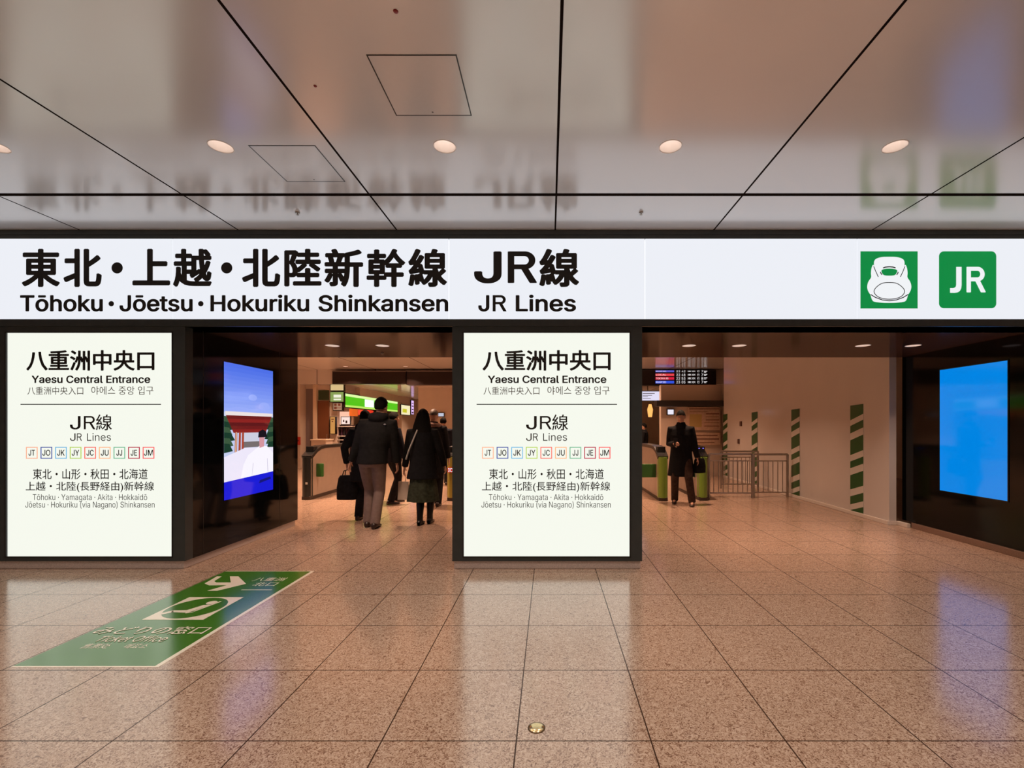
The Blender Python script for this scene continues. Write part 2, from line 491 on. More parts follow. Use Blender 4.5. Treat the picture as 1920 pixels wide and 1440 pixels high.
M_SIGN = glow('lit white sign face', 236, 239, 246, 1.0)
M_SEAM = glow('bright sign seam', 255, 255, 255, 1.15)
M_GREEN = mat('green sign film', rgb(0, 140, 70), 0.5, emit=rgb(0, 136, 66), strength=0.85)
M_WHITE_E = glow('lit white emblem', 240, 243, 246, 1.0)
sign = thing('station_sign', ((gx(960, 4.56)), PY0, SGN_Z0), 'long lit white overhead station sign with black Japanese and English lettering', 'sign')
yf = PY0 - 0.010
seams = [-700, 325.5, 842, 1209, 1606, 2560]
obj('backing', MB().box(gx(-700, 4.56), gx(2560, 4.56), PY0 + 0.02, PY0 + 0.03, SGN_Z0, SGN_Z1), M_SEAM, sign)
for a, b in zip(seams[:-1], seams[1:]):
    obj('sign_panel', MB().box(gx(a, 4.56) + 0.004, gx(b, 4.56) - 0.004, yf, PY0 + 0.02, SGN_Z0, SGN_Z1), M_SIGN, sign)
yt = yf
def sign_text(rows, name='lettering', m=M_INK, parent=None, y=None):
    mb = MB()
    for body, x0, x1, y0, y1, w in rows: px_text(mb, body, x0, x1, y0, y1, yt if y is None else y, w)
    return obj(name, mb, m, parent or sign)
B = 0.036; BL = 0.022
sign_text([('東', 43, 115, 467, 539, B), ('北', 121, 193, 467, 539, B)])
sign_text([('上', 250, 321, 467, 536, B), ('越', 326, 399, 467, 539, B)])
sign_text([('北', 455, 527, 467, 539, B), ('陸', 534, 604, 467, 538, B), ('新', 609, 682, 467, 539, B), ('幹', 688, 761, 467, 539, B), ('線', 766, 839, 467, 539, B)])
for cx, cy, r in ((221.5, 503, 10.5), (426.5, 503, 10.5), (210.5, 570, 5), (378, 570, 5)):
    p = S(cx, cy); rr = r * 4.56 / F
    dt = MB().rings([[Vector((p.x + rr*math.cos(2*math.pi*k/24), yy, p.z + rr*math.sin(2*math.pi*k/24))) for k in range(24)] for yy in (yt, yt - .001)], True, False)
    obj('separator_dot', dt, M_INK, sign)
sign_text([('J', 889, 941, 472, 531.5, 0.020), ('R', 952, 1007, 472, 531.5, 0.028), ('線', 1011, 1086, 467, 539, B)])
for r in [('Tōhoku', 40, 195, 554, 584.5, BL), ('Jōetsu', 226, 363, 554, 584.5, BL), ('Hokuriku', 396, 581, 554, 584.5, BL), ('Shinkansen', 598, 841, 554, 584.5, BL), ('Lines', 967, 1080, 554, 584.5, BL)]: sign_text([r])
sign_text([('J', 897, 918, 554, 584.5, BL), ('R', 924, 950, 554, 584.5, 0.02)])
# green square with the white train front
def sq(a, b, n=4):
    return [(a, a), (b, a), (b, b), (a, b)]
Q = lambda x0, y0, y: (lambda u, v, w: Vector((gx(x0 + u, 4.56), y - w, gz(y0 + v, 4.56))))
E1 = obj('train_emblem', MB().prism([(0, 0), (107, 0), (107, 107), (0, 107)], Q(1612, 472, yf), 0.001), M_GREEN, sign)
def spl(pts, n=6):
    """closed Catmull-Rom outline"""
    out = []; N = len(pts)
    for i in range(N):
        p0, p1, p2, p3 = [Vector(pts[(i + k - 1) % N]) for k in range(4)]
        for s in range(n):
            t = s / n
            out.append(tuple(0.5 * ((2*p1) + (-p0 + p2)*t + (2*p0 - 5*p1 + 4*p2 - p3)*t*t + (-p0 + 3*p1 - 3*p2 + p3)*t**3)))
    return out
# zoom frame coordinates (6.4 px per px) -> emblem px
Z = lambda pts: [((x - 143) / 6.4, (y - 138) / 6.4) for x, y in pts]
half = [(487, 204), (400, 207), (330, 228), (306, 262), (304, 310), (292, 300), (275, 340), (268, 400), (270, 450), (238, 500), (223, 560), (235, 615), (262, 660), (280, 715), (310, 742), (400, 753), (487, 755)]
outl = half + [(974 - x, y) for x, y in half[-2:0:-1]]
yE = yf - 0.001
tr = MB().prism(spl(Z(outl), 3), Q(1612, 472, yE), 0.001)
obj('train_shape', tr, M_WHITE_E, E1)
ln = MB()
def stroke(pts, w, closed=False):
    pts = [Vector(p) for p in pts]; n = len(pts); L_, R_ = [], []
    for i in range(n):
        a = pts[(i - 1) % n] if (closed or i > 0) else pts[i]; b = pts[(i + 1) % n] if (closed or i < n - 1) else pts[i]
        d = (b - a).normalized(); nn = Vector((-d.y, d.x)) * w / 2
        L_.append(pts[i] + nn); R_.append(pts[i] - nn)
    q = Q(1612, 472, yE - 0.001)
    for i in range(n if closed else n - 1):
        j = (i + 1) % n
        ln.add([q(*p, 0.0008) for p in (L_[i], R_[i], R_[j], L_[j])], [(0, 1, 2, 3)])
stroke(spl(Z([(304, 620), (330, 570), (400, 522), (487, 512), (574, 522), (644, 570), (670, 620), (640, 670), (574, 702), (487, 712), (400, 702), (334, 670)]), 4), 1.4, True)
stroke(Z([(262, 655), (320, 690), (400, 720), (487, 730), (574, 720), (654, 690), (712, 655)]), 1.7)
stroke(Z([(300, 318), (320, 370), (355, 445)]), 1.4); stroke(Z([(674, 318), (654, 370), (619, 445)]), 1.4)
stroke(Z([(412, 338), (440, 328), (487, 324), (534, 328), (562, 338)]), 2.0)
stroke(Z([(380, 385), (388, 405), (400, 420)]), 1.8); stroke(Z([(594, 385), (586, 405), (574, 420)]), 1.8)
obj('train_outline', ln, M_INK, E1)
obj('train_window', MB().prism(spl(Z([(395, 365), (430, 350), (487, 346), (544, 350), (580, 365), (575, 395), (550, 424), (487, 430), (424, 424), (398, 395)]), 4), Q(1612, 472, yE - 0.001), 0.0008), M_GREEN, E1)
# rounded green square with JR
def rrect(w, h, r, n=6):
    out = []
    for cx, cy, a0 in ((w - r, r, -90), (w - r, h - r, 0), (r, h - r, 90), (r, r, 180)):
        for k in range(n + 1):
            a = math.radians(a0 + 90 * k / n); out.append((cx + r * math.cos(a), cy + r * math.sin(a)))
    return out
E2 = obj('railway_emblem', MB().prism(rrect(107, 106.5, 9), Q(1759, 472, yf), 0.001), M_GREEN, sign)
zj = [(1288, 325), (1352, 325), (1352, 545), (1346, 585), (1330, 614), (1304, 630), (1270, 636), (1215, 635), (1215, 578), (1250, 578), (1272, 572), (1284, 558), (1288, 538)]
mb = MB().prism([((x - 1083) / 6.4, (y - 138) / 6.4) for x, y in zj], Q(1759, 472, yf - 0.001), 0.001); px_text(mb, 'R', 1810, 1846, 501, 549, yf - 0.001, 0.03)
obj('lettering', mb, M_WHITE_E, E2)

# ------------------------------------------------------------------ entrance light boxes
M_LBOX = glow('lit warm white light box face', 246, 249, 238, 1.0)
BADGES = [('JT', (245, 180, 150)), ('JO', (60, 84, 168)), ('JK', (110, 185, 230)), ('JY', (176, 212, 96)), ('JC', (240, 110, 100)),
          ('JU', (250, 185, 140)), ('JJ', (110, 185, 150)), ('JE', (176, 30, 66)), ('JM', (240, 96, 100))]
def light_box(dx, bx, label):
    t = thing('light_box', ((bx[0] + bx[1]) / 2, PY0, BOX_Z0), label, 'light box sign')
    obj('display_panel', MB().box(bx[0], bx[1], PY0 + 0.012, PY0 + 0.10, BOX_Z0, BOX_Z1), M_LBOX, t)
    e = 0.012; fr = MB()
    fr.box(bx[0] - e, bx[0], PY0 - 0.003, PY0 + 0.09, BOX_Z0 - e, BOX_Z1 + e); fr.box(bx[1], bx[1] + e, PY0 - 0.003, PY0 + 0.09, BOX_Z0 - e, BOX_Z1 + e)
    fr.box(bx[0], bx[1], PY0 - 0.003, PY0 + 0.09, BOX_Z1, BOX_Z1 + e); fr.box(bx[0], bx[1], PY0 - 0.003, PY0 + 0.09, BOX_Z0 - e, BOX_Z0)
    obj('frame', fr, M_FRAME2, t)
    y = PY0 + 0.012
    def T(rows, name, m):
        for body, x0, x1, y0, y1, w in rows:
            mb = MB(); px_text(mb, body, x0 + dx, x1 + dx, y0, y1, y, w); obj(name, mb, m, t)
    T([('八重洲中央口', 47, 288, 656, 695, 0.026)], 'heading_lettering', M_INK)
    T([('Yaesu Central Entrance', 57, 280, 704, 718, 0.022)], 'heading_lettering', M_INK)
    T([('八重洲中央入口', 49, 154, 725, 740, -0.004), ('야에스 중앙 입구', 169, 286, 724, 740, -0.004)], 'small_lettering', M_INK3)
    obj('divider_line', MB().box(gx(36 + dx, 4.56), gx(300 + dx, 4.56), y - 0.001, y, gz(758.9, 4.56), gz(757.2, 4.56)), M_INK, t)
    T([('J', 129, 149, 780, 805, 0.008), ('R', 155, 177, 780, 805, -0.0), ('線', 178, 208, 777, 807, 0.006)], 'line_lettering', M_INK)
    T([('J', 129, 139.5, 812.5, 826.5, -0.006), ('R', 142, 151.5, 812.5, 826.5, 0), ('Lines', 161, 206, 812.5, 826.5, -0.006)], 'line_lettering', M_INK2)
    for k, (code, c) in enumerate(BADGES):
        x = 46.2 + 27.43 * k + dx
        b = MB(); q = lambda u, v, w: Vector((gx(x + u, 4.56), y - w, gz(838 + v, 4.56)))
        for u0, u1, v0, v1 in ((0, 22, 0, 1.7), (0, 22, 20.6, 22.3), (0, 1.7, 1.7, 20.6), (20.3, 22, 1.7, 20.6)):
            b.prism([(u0, v0), (u1, v0), (u1, v1), (u0, v1)], q, 0.001)
        m = mat('badge ' + code, rgb(*c), 0.5, emit=rgb(*c), strength=0.8)
        bo = obj('route_badge', b, m, t); tag(bo, 'square route badge %s with coloured outline' % code)
        mb = MB(); wv = {'T': 12, 'O': 15, 'K': 14, 'Y': 14, 'C': 13.5, 'U': 14.5, 'J': 11, 'E': 12, 'M': 17}[code[1]]
        px_text(mb, code, x + 11 - wv / 2, x + 11 + wv / 2, 843.5, 854.5, y, 0.012)
        obj('badge_lettering', mb, M_INK, bo)
    T([('東北・山形・秋田・北海道', 59.5, 275, 879, 899, 0.006)], 'destination_lettering', M_INK)
    T([('上越・北陸(長野経由)新幹線', 46, 287, 903, 923, 0.006)], 'destination_lettering', M_INK)
    T([('Tōhoku · Yamagata · Akita · Hokkaidō', 59, 274, 927, 938, -0.008)], 'small_lettering', M_INK2)
    T([('Jōetsu · Hokuriku (via Nagano) Shinkansen', 45, 288, 941, 952, -0.008)], 'small_lettering', M_INK2)
    return t
light_box(0, LBX, 'tall lit entrance sign on the left pier beside the picture screen')
light_box(857.3, CBX, 'tall lit entrance sign on the middle pier between the openings')

# ------------------------------------------------------------------ downlights, sprinklers, hatches
def downlight(name, x, y, z, r, label, group, watts, color, deep=0.09, spread=110):
    t = thing(name, (x, y, z), label, 'downlight', group)
    n = 32; A = [2 * math.pi * k / n for k in range(n)]
    ring = lambda rad, zz: [Vector((x + rad*math.cos(a), y + rad*math.sin(a), zz)) for a in A]
    obj('trim_ring', MB().rings([ring(r*0.985, z + .02), ring(r*0.985, z - .002), ring(r*1.04, z - .002), ring(r*1.05, z + 0.0003)], False), M_REFLECT, t)
    obj('reflector', MB().rings([ring(r*0.98, z + .001), ring(r*0.95, z + deep*0.4), ring(r*0.8, z + deep*0.8), ring(r*0.55, z + deep)], False), M_REFLECT, t)
    obj('lamp', MB().rings([ring(r*0.56, z + deep), ring(r*0.5, z + deep - .012), ring(r*0.2, z + deep - .02)], True), M_LENS, t)
    lamp(x, y, z - 0.01, watts, color, r*0.6, t, spread)
    return t
def lamp(x, y, z, watts, color, r, parent=None, spread=110):
    d = bpy.data.lights.new('downlight_beam', 'AREA'); d.shape = 'DISK'; d.size = r * 2; d.energy = watts; d.color = color
    d.spread = math.radians(spread)
    o = bpy.data.objects.new('downlight_beam', d); COL.objects.link(o)
    if parent: o.parent = parent; o.location = Vector((x, y, z)) - wloc(parent)
    else: o.location = (x, y, z)
    return o
where = ['cut by the left edge of the photo', 'second from the left', 'at the centre, third from the left', 'fourth from the left, right of the centre joint', 'last on the right, above the emblems']
for (x, y), w in zip(MAIN_LAMPS, where):
    downlight('downlight', x, y, CZ, 0.075, 'round recessed ceiling downlight ' + w, 'downlights in the front concourse ceiling', W_MAIN, C_MAIN)
# the same lamps carry on across the concourse, outside the photograph
for iy in range(4):
    for ix in range(-3, 4):
        x, y = 0.834 + 1.555 * 1.55 * ix, 1.2 - 2.5 * iy
        lamp(x, y, CZ - 0.01, W_MAIN * 1.5, C_MAIN, 0.06)
for x in (-6.9, 5.5, 7.1): lamp(x, 3.2, CZ - 0.01, W_MAIN, C_MAIN, 0.06)
where = ['first from the left in the left opening', 'second in the left opening, above the walkers', 'first right of the middle pier', 'second right of the middle pier', 'third right of the middle pier, above the stripe', 'last, in front of the black wall']
for (x, y), w in zip(PORTAL_LAMPS, where):
    downlight('downlight', x, y, SZ, 0.080, 'small downlight in the portal ceiling, ' + w, 'downlights in the dark portal ceiling', W_PORTAL, C_PORTAL, 0.05)
for (x, y), w in zip(HALL_LAMPS, ('above the green sign', 'above the dark display board')):
    downlight('downlight', x, y, CZ, 0.075, 'far downlight in the inner hall ceiling ' + w, 'downlights in the inner hall ceiling', W_HALL, C_HALL)
for x, y in [(-7.5, 8.5), (-5, 8.5), (-2.6, 8.5), (0, 8.5), (2.4, 8.5), (-7.5, 11.5), (-5, 11.5), (-2.5, 11.5), (0, 11.5), (2.5, 11.5), (0, 14.5), (2.5, 14)]:
    lamp(x, y, CZ - 0.01, W_HALL * (1.4 if x < -1 else 0.9), C_HALL, 0.07)
for x, y in [(-8.2, 18), (-5.5, 18.5), (-5.5, 22), (3.5, 18), (3.5, 22)]:
    lamp(x, y, 2.82, W_HALL, C_HALL, 0.07)

def sprinkler(x, y, z, label):
    o = obj('sprinkler_head', MB().tube([(x, y, z), (x, y, z - .012)], 0.02, 12).tube([(x, y, z - .012), (x, y, z - .026)], 0.005, 8).tube([(x, y, z - .023), (x, y, z - .026)], 0.013, 10), M_STEEL, origin=(x, y, z))
    tag(o, label, 'sprinkler', 'ceiling sprinkler heads')
Y = 1.93 * F / (800 - 398)
sprinkler(gx(558, Y), Y, CZ, 'tiny sprinkler head on the ceiling strip above the word for new trunk line')
sprinkler(gx(1202, Y), Y, CZ, 'tiny sprinkler head on the ceiling strip right of the centre joint')
sprinkler(gx(717, 6.2), 6.2, SZ, 'tiny sprinkler head in the portal ceiling of the left opening')
M_RED = mat('dark red indicator', (0.22, 0.012, 0.008), 0.4)
for px, py, l in ((742, 21, 'small dark red ceiling marker above the larger hatch'), (591, 161, 'tiny dark red ceiling marker left of the larger hatch')):
    Y = 1.93 * F / (800 - py); r = 0.0125 if py < 50 else 0.0095
    o = obj('ceiling_marker', MB().ell((gx(px, Y), Y, CZ - .0005), (r, r, 0.006), 12, 6), M_RED, origin=(gx(px, Y), Y, CZ)); tag(o, l, 'marker', 'red ceiling markers')

def hatch(x0, x1, y0, y1, label):
    t = thing('access_hatch', ((x0 + x1) / 2, (y0 + y1) / 2, CZ), label, 'ceiling hatch', 'square access hatches in the ceiling')
    w = 0.0035
    obj('hatch_panel', MB().box(x0, x1, y0, y1, CZ - 0.0012, CZ + 0.0005), M_HATCH, t)
    g = MB()
    g.box(x0 - w, x0 + w, y0 - w, y1 + w, CZ - .0018, CZ); g.box(x1 - w, x1 + w, y0 - w, y1 + w, CZ - .0018, CZ)
    g.box(x0 + w, x1 - w, y0 - w, y0 + w, CZ - .0018, CZ); g.box(x0 + w, x1 - w, y1 - w, y1 + w, CZ - .0018, CZ)
    obj('hatch_joint', g, M_FRAME2, t)
    obj('latch', MB().disc(((x0 + x1) / 2, y1 - 0.03, CZ - .002), 0.006, 'z', 12), M_FRAME2, t)
M_HATCH = mat('glossy white hatch panel', (0.62, 0.62, 0.63), 0.19, ior=2.5, noise=0.01)
hatch(-0.947, -0.484, 2.41, 2.875, 'larger looking square ceiling hatch near the top centre of the photo')
hatch(-2.063, -1.610, 3.186, 3.651, 'smaller looking square ceiling hatch beside the second downlight from the left')

# ------------------------------------------------------------------ floor sticker
M_STK = mat('green floor film', (0.055, 0.19, 0.016), 0.17, ior=2.0, noise=0.06, nscale=8)
M_STW = mat('pale floor film', (0.86, 0.78, 0.64), 0.2, ior=1.8)
st = thing('floor_sticker', (-2.715, 3.6, 0), 'green floor sticker pointing to the ticket office with pictogram and arrow', 'floor sticker')
onf = lambda z: (lambda u, v, w: Vector((u, v, z + w)))
obj('film', MB().box(-3.135, -2.305, 2.712, 4.485, 0.0002, 0.001), M_STK, st)
bd = MB(); bd.box(-2.305, -2.275, 2.70, 4.495, 0.0002, 0.0011); bd.box(-3.135, -2.305, 2.70, 2.712, 0.0002, 0.0011); bd.box(-3.135, -2.305, 4.485, 4.495, 0.0002, 0.0011)
obj('border', bd, M_STW, st)
z = 0.001
mb = MB(); text_into(mb, 'みどりの窓口', -3.10, -2.345, 3.125, 3.245, onf(z), 0.012); obj('lettering', mb, M_STW, st)
mb = MB(); text_into(mb, 'Ticket Office', -2.97, -2.515, 3.015, 3.095, onf(z), 0.004); obj('lettering', mb, M_STW, st)
mb = MB(); text_into(mb, '售票处', -2.97, -2.80, 2.925, 2.99, onf(z), 0.0); text_into(mb, '매표소', -2.70, -2.56, 2.925, 2.99, onf(z), 0.0); obj('lettering', mb, M_STW, st)
pg = obj('pictogram', MB().box(-2.952, -2.508, 3.362, 3.806, 0.001, 0.002), M_STW, st)
cx, cy = -2.73, 3.584
obj('pictogram_circle', MB().disc((cx, cy, 0.0026), 0.205, 'z', 40), M_STK, pg)
fg = MB(); zz = 0.0032
fg.disc((cx + 0.05, cy + 0.10, zz), 0.038, 'z', 20)
def blob(pts): fg.add([(cx + a, cy + b, zz) for a, b in pts], [list(range(len(pts)))])
blob([(0.02, 0.05), (0.075, 0.06), (0.03, -0.06), (-0.03, -0.05)])
blob([(-0.03, -0.05), (0.03, -0.06), (0.01, -0.10), (-0.12, -0.09), (-0.13, -0.055)])
blob([(-0.13, -0.055), (-0.10, -0.09), (-0.155, -0.135), (-0.18, -0.11)])
blob([(0.095, 0.13), (0.112, 0.125), (0.05, -0.075), (0.035, -0.07)])
blob([(0.05, -0.075), (0.045, -0.092), (0.005, -0.115), (0.0, -0.10)])
obj('pictogram_figure', fg, M_STW, pg)
ar = MB(); zz = 0.0013
def poly(mb, pts, z): 
    mb.prism(pts, lambda u, v, w: Vector((u, v, z + w)), 0.001)
poly(ar, [(-3.105, 4.335), (-3.06, 4.335), (-3.035, 4.20), (-2.99, 4.165), (-2.86, 4.165), (-2.985, 4.335), (-2.905, 4.335), (-2.70, 4.13), (-2.83, 3.955), (-2.915, 3.955), (-2.845, 4.095), (-3.0, 4.09), (-3.075, 4.14)], 0.001)
obj('arrow', ar, M_STW, st)
mb = MB(); text_into(mb, '八重洲', -2.70, -2.42, 4.20, 4.30, onf(z)); text_into(mb, '北口', -2.62, -2.42, 4.075, 4.17, onf(z)); mb.box(-2.64, -2.38, 3.972, 3.984, z, z + .0006)
obj('lettering', mb, M_STW, st)

# brass disc in the floor
M_BRASS = mat('polished brass', (0.80, 0.62, 0.34), 0.22, metal=1.0)
M_BRASSD = mat('dark brass rim', (0.12, 0.07, 0.03), 0.4, metal=0.6)
bx_, by_ = gx(1006, 2.156), 2.156
t = thing('floor_stud', (bx_, by_, 0), 'small round shiny brass stud set in the floor tiles', 'floor stud')
A = [2*math.pi*k/32 for k in range(32)]
rg = lambda r, z: [Vector((bx_ + r*math.cos(a), by_ + r*math.sin(a), z)) for a in A]
obj('rim', MB().rings([rg(0.041, 0.0), rg(0.041, 0.002), rg(0.036, 0.003)], True), M_BRASSD, t)
obj('cap', MB().rings([rg(0.036, 0.002), rg(0.032, 0.006), rg(0.02, 0.009), rg(0.006, 0.010)], True), M_BRASS, t)

# ------------------------------------------------------------------ screens
M_BEZ = mat('black screen bezel', (0.004, 0.004, 0.004), 0.15)
M_BLUE = glow('plain blue screen', 0, 132, 226, 1.0, 0.06)
t = thing('display_screen', (RX, 5.5, 0.58), 'tall screen glowing plain blue on the right black wall', 'screen')
ys0, ys1 = gx(1, 1) and 5.02 * F / (1890 - VX), 5.02 * F / (1763 - VX)
obj('screen', MB().box(RX - 0.006, RX, ys0, ys1, 0.585, 2.125), M_BLUE, t)
e = 0.012
bz = MB()
bz.box(RX - 0.007, RX, ys0 - e, ys0, 0.585 - e, 2.125 + e); bz.box(RX - 0.007, RX, ys1, ys1 + e, 0.585 - e, 2.125 + e)
bz.box(RX - 0.007, RX, ys0, ys1, 2.125, 2.125 + e); bz.box(RX - 0.007, RX, ys0, ys1, 0.585 - e, 0.585)
obj('bezel', bz, M_BEZ, t)

yl0, yl1 = 3.58 * F / (1030 - 419), 3.58 * F / (1030 - 511)
t = thing('display_screen', (LX, 5.5, 0.58), 'tall screen showing a red wooden gate under blue sky, left opening', 'screen')
pm = MB(); slots = []
def lay(color, pts, n=1):
    """picture patch; pts as fractions of screen width (left to right as seen) and height"""
    if color not in slots: slots.append(color)
    pm.cur = slots.index(color); lay.k += 1
    x = LX + 0.005 + 0.00004 * lay.k
    P = [Vector((x, yl0 + u * (yl1 - yl0), 0.588 + v * (2.116 - 0.588))) for u, v in pts]
    pm.add(P, [list(range(len(P)))])
lay.k = 0
for i in range(12):
    f = i / 11; c = (int(78 + 75 * f), int(112 + 62 * f), int(232 + 18 * f))
    v1_, v0_ = 1 - 0.36 * i / 12, 1 - 0.36 * (i + 1) / 12
    lay(c, [(0, v0_), (1, v0_), (1, v1_), (0, v1_)])
lay((196, 206, 240), [(0, 0.3), (1, 0.3), (1, 0.64), (0, 0.64)])
for u, v, a, b in ((0.55, 0.76, 0.09, 0.025), (0.8, 0.69, 0.13, 0.04), (0.3, 0.66, 0.2, 0.02)):
    lay((152, 172, 250), [(u + a*math.cos(q), v + b*math.sin(q)) for q in [2*math.pi*k/16 for k in range(16)]])
lay((206, 206, 224), [(0.36, 0.38), (0.66, 0.38), (0.66, 0.56), (0.36, 0.56)])
lay((120, 110, 110), [(0.33, 0.37), (0.7, 0.37), (0.7, 0.415), (0.33, 0.415)])
for u0_, s in ((0.0, 1), (1.0, -1)):
    for k, (w, v) in enumerate(((0.12, 0.57), (0.17, 0.53), (0.15, 0.49), (0.2, 0.45), (0.17, 0.41), (0.16, 0.37))):
        lay((28, 60, 44) if k % 2 else (60, 88, 62), [(u0_, v - .03), (u0_ + s*w, v - 0.02), (u0_ + s*w*.6, v + .035), (u0_, v + 0.04)])
lay((236, 226, 226), [(0.02, 0.615), (0.98, 0.615), (0.98, 0.64), (0.02, 0.645)])
for k in range(5):
    v1_, v0_ = 0.615 - 0.026 * k, 0.615 - 0.026 * (k + 1); w1, w0 = 0.03 + 0.028 * k, 0.03 + 0.028 * (k + 1)
    lay(((112, 30, 30), (140, 36, 34), (96, 26, 28))[k % 3], [(w0, v0_), (1 - w0, v0_), (1 - w1, v1_), (w1, v1_)])
for u in (0.22, 0.29, 0.35): lay((170, 70, 50), [(u - .03, 0.34), (u + .012, 0.34), (u + .02, 0.49), (u - .02, 0.49)])
for u in (0.70, 0.76): lay((170, 70, 50), [(u - .01, 0.34), (u + .03, 0.34), (u + .02, 0.49), (u - .02, 0.49)])
lay((226, 186, 150), [(0.20, 0.34), (0.22, 0.34), (0.23, 0.49), (0.21, 0.49)])
lay((238, 232, 250), [(0, 0.13), (1, 0.15), (1, 0.36), (0.4, 0.37), (0, 0.31)])
lay((250, 246, 255), [(0.3, 0.13), (1, 0.15), (1, 0.31), (0.86, 0.37), (0.7, 0.38), (0.45, 0.31), (0.36, 0.24)])
lay((206, 200, 224), [(0.53, 0.15), (0.535, 0.15), (0.56, 0.24), (0.55, 0.25)])
lay((206, 200, 224), [(0.87, 0.16), (0.885, 0.16), (0.87, 0.27), (0.86, 0.27)])
lay((214, 150, 160), [(0.69, 0.36), (0.79, 0.37), (0.80, 0.455), (0.68, 0.455)])
lay((28, 20, 30), [(0.66, 0.445), (0.86, 0.445), (0.84, 0.49), (0.76, 0.51), (0.67, 0.49)])
lay((28, 30, 214), [(0, 0), (1, 0), (1, 0.155), (0, 0.13)])
lay((24, 24, 120), [(0.68, 0.075), (0.95, 0.095), (0.93, 0.115), (0.7, 0.10)])
obj('picture', pm, [glow('screen picture %d %d %d' % c, *c, 1.0, 0.06) for c in slots], t)
obj('screen', MB().box(LX, LX + 0.005, yl0, yl1, 0.588, 2.116), M_BEZ, t)

# ------------------------------------------------------------------ hoarding with green striped posts
HX = 4.85
M_HOARD = mat('glossy white hoarding', (0.60, 0.57, 0.54), 0.16, ior=1.5, noise=0.02, nscale=2)
h = MB(); h.box(HX, HX + 0.10, 6.62, 12.9, 0.0, CZ)
struct('wall_hoarding', h, M_HOARD, 'glossy white construction hoarding along the right of the hall', 'hoarding')
struct('baseboard_hoarding', MB().bbox(HX - 0.03, HX + 0.1, 6.61, 12.9, 0, 0.055, 0.004, 1).bbox(HX + 0.1, RX - 0.02, 6.42, 6.62, 0, 0.055, 0.004, 1), mat('pale hoarding base', (0.70, 0.64, 0.58), 0.4), 'pale base rail of the white hoarding', 'plinth')
M_GST = mat('dark green tape', (0.018, 0.095, 0.022), 0.35)
M_WST = mat('pale tape', (0.62, 0.60, 0.55), 0.35)
wl = ['nearest the black wall', 'second from the black wall', 'third from the black wall, behind the railings', 'last and farthest, beside the route boards']
for k in range(4):
    yc = 7.31 + 1.82 * k
    z0, z1 = 0.06, 1.75
    t = thing('striped_post', (HX, yc, z0), 'green and white striped strip on the hoarding, ' + wl[k], 'striped tape', 'green and white striped tape strips')
    obj('backing', MB().box(HX - 0.008, HX, yc - 0.155, yc + 0.155, z0, z1), M_WST, t)
    g = MB(); zz = z0 - 0.1
    bands = [(0.0, 0.10), (0.19, 0.32), (0.43, 0.66), (0.77, 0.88), (0.98, 1.22), (1.33, 1.45), (1.54, 1.78)]
    for a, b in bands:
        pts = [(-0.155, a), (0.155, a - 0.10), (0.155, b - 0.10), (-0.155, b)]
        pts = [(u, max(z0, min(z1, z0 + v))) for u, v in pts]
        if len(set(p[1] for p in pts)) < 2: continue
        vs = [Vector((HX - 0.009, yc + u, v)) for u, v in pts]
        g.add(vs, [(0, 1, 2, 3)])
    obj('green_stripes', g, M_GST, t)

# ------------------------------------------------------------------ railings
def railing(x0, x1, y, ztop, n, label):
    t = thing('railing', ((x0 + x1) / 2, y, 0), label, 'railing', 'steel railings beside the ticket gates')
    obj('top_rail', MB().tube([(x0, y, ztop), (x1, y, ztop)], 0.022, 10), M_STEEL, t)
    obj('mid_rail', MB().tube([(x0, y, ztop - 0.13), (x1, y, ztop - 0.13)], 0.012, 8), M_STEEL, t)
    obj('bottom_rail', MB().tube([(x0, y, 0.10), (x1, y, 0.10)], 0.014, 8), M_STEEL, t)
    for x in (x0, x1): obj('post', MB().tube([(x, y, 0), (x, y, ztop)], 0.024, 10), M_STEEL, t)
    for k in range(n):
        x = x0 + (x1 - x0) * (k + 1) / (n + 1)
        obj('baluster', MB().tube([(x, y, 0.10), (x, y, ztop - 0.13)], 0.009, 6), M_STEEL, t)
    return t
railing(3.13, 3.98, 9.1, 0.86, 8, 'steel railing standing right next to the green gate end')
railing(4.05, 4.72, 9.2, 0.85, 6, 'steel railing touching the hoarding in front of a striped strip')
railing(3.88, 4.72, 10.5, 0.84, 8, 'steel railing standing behind the front two railings')

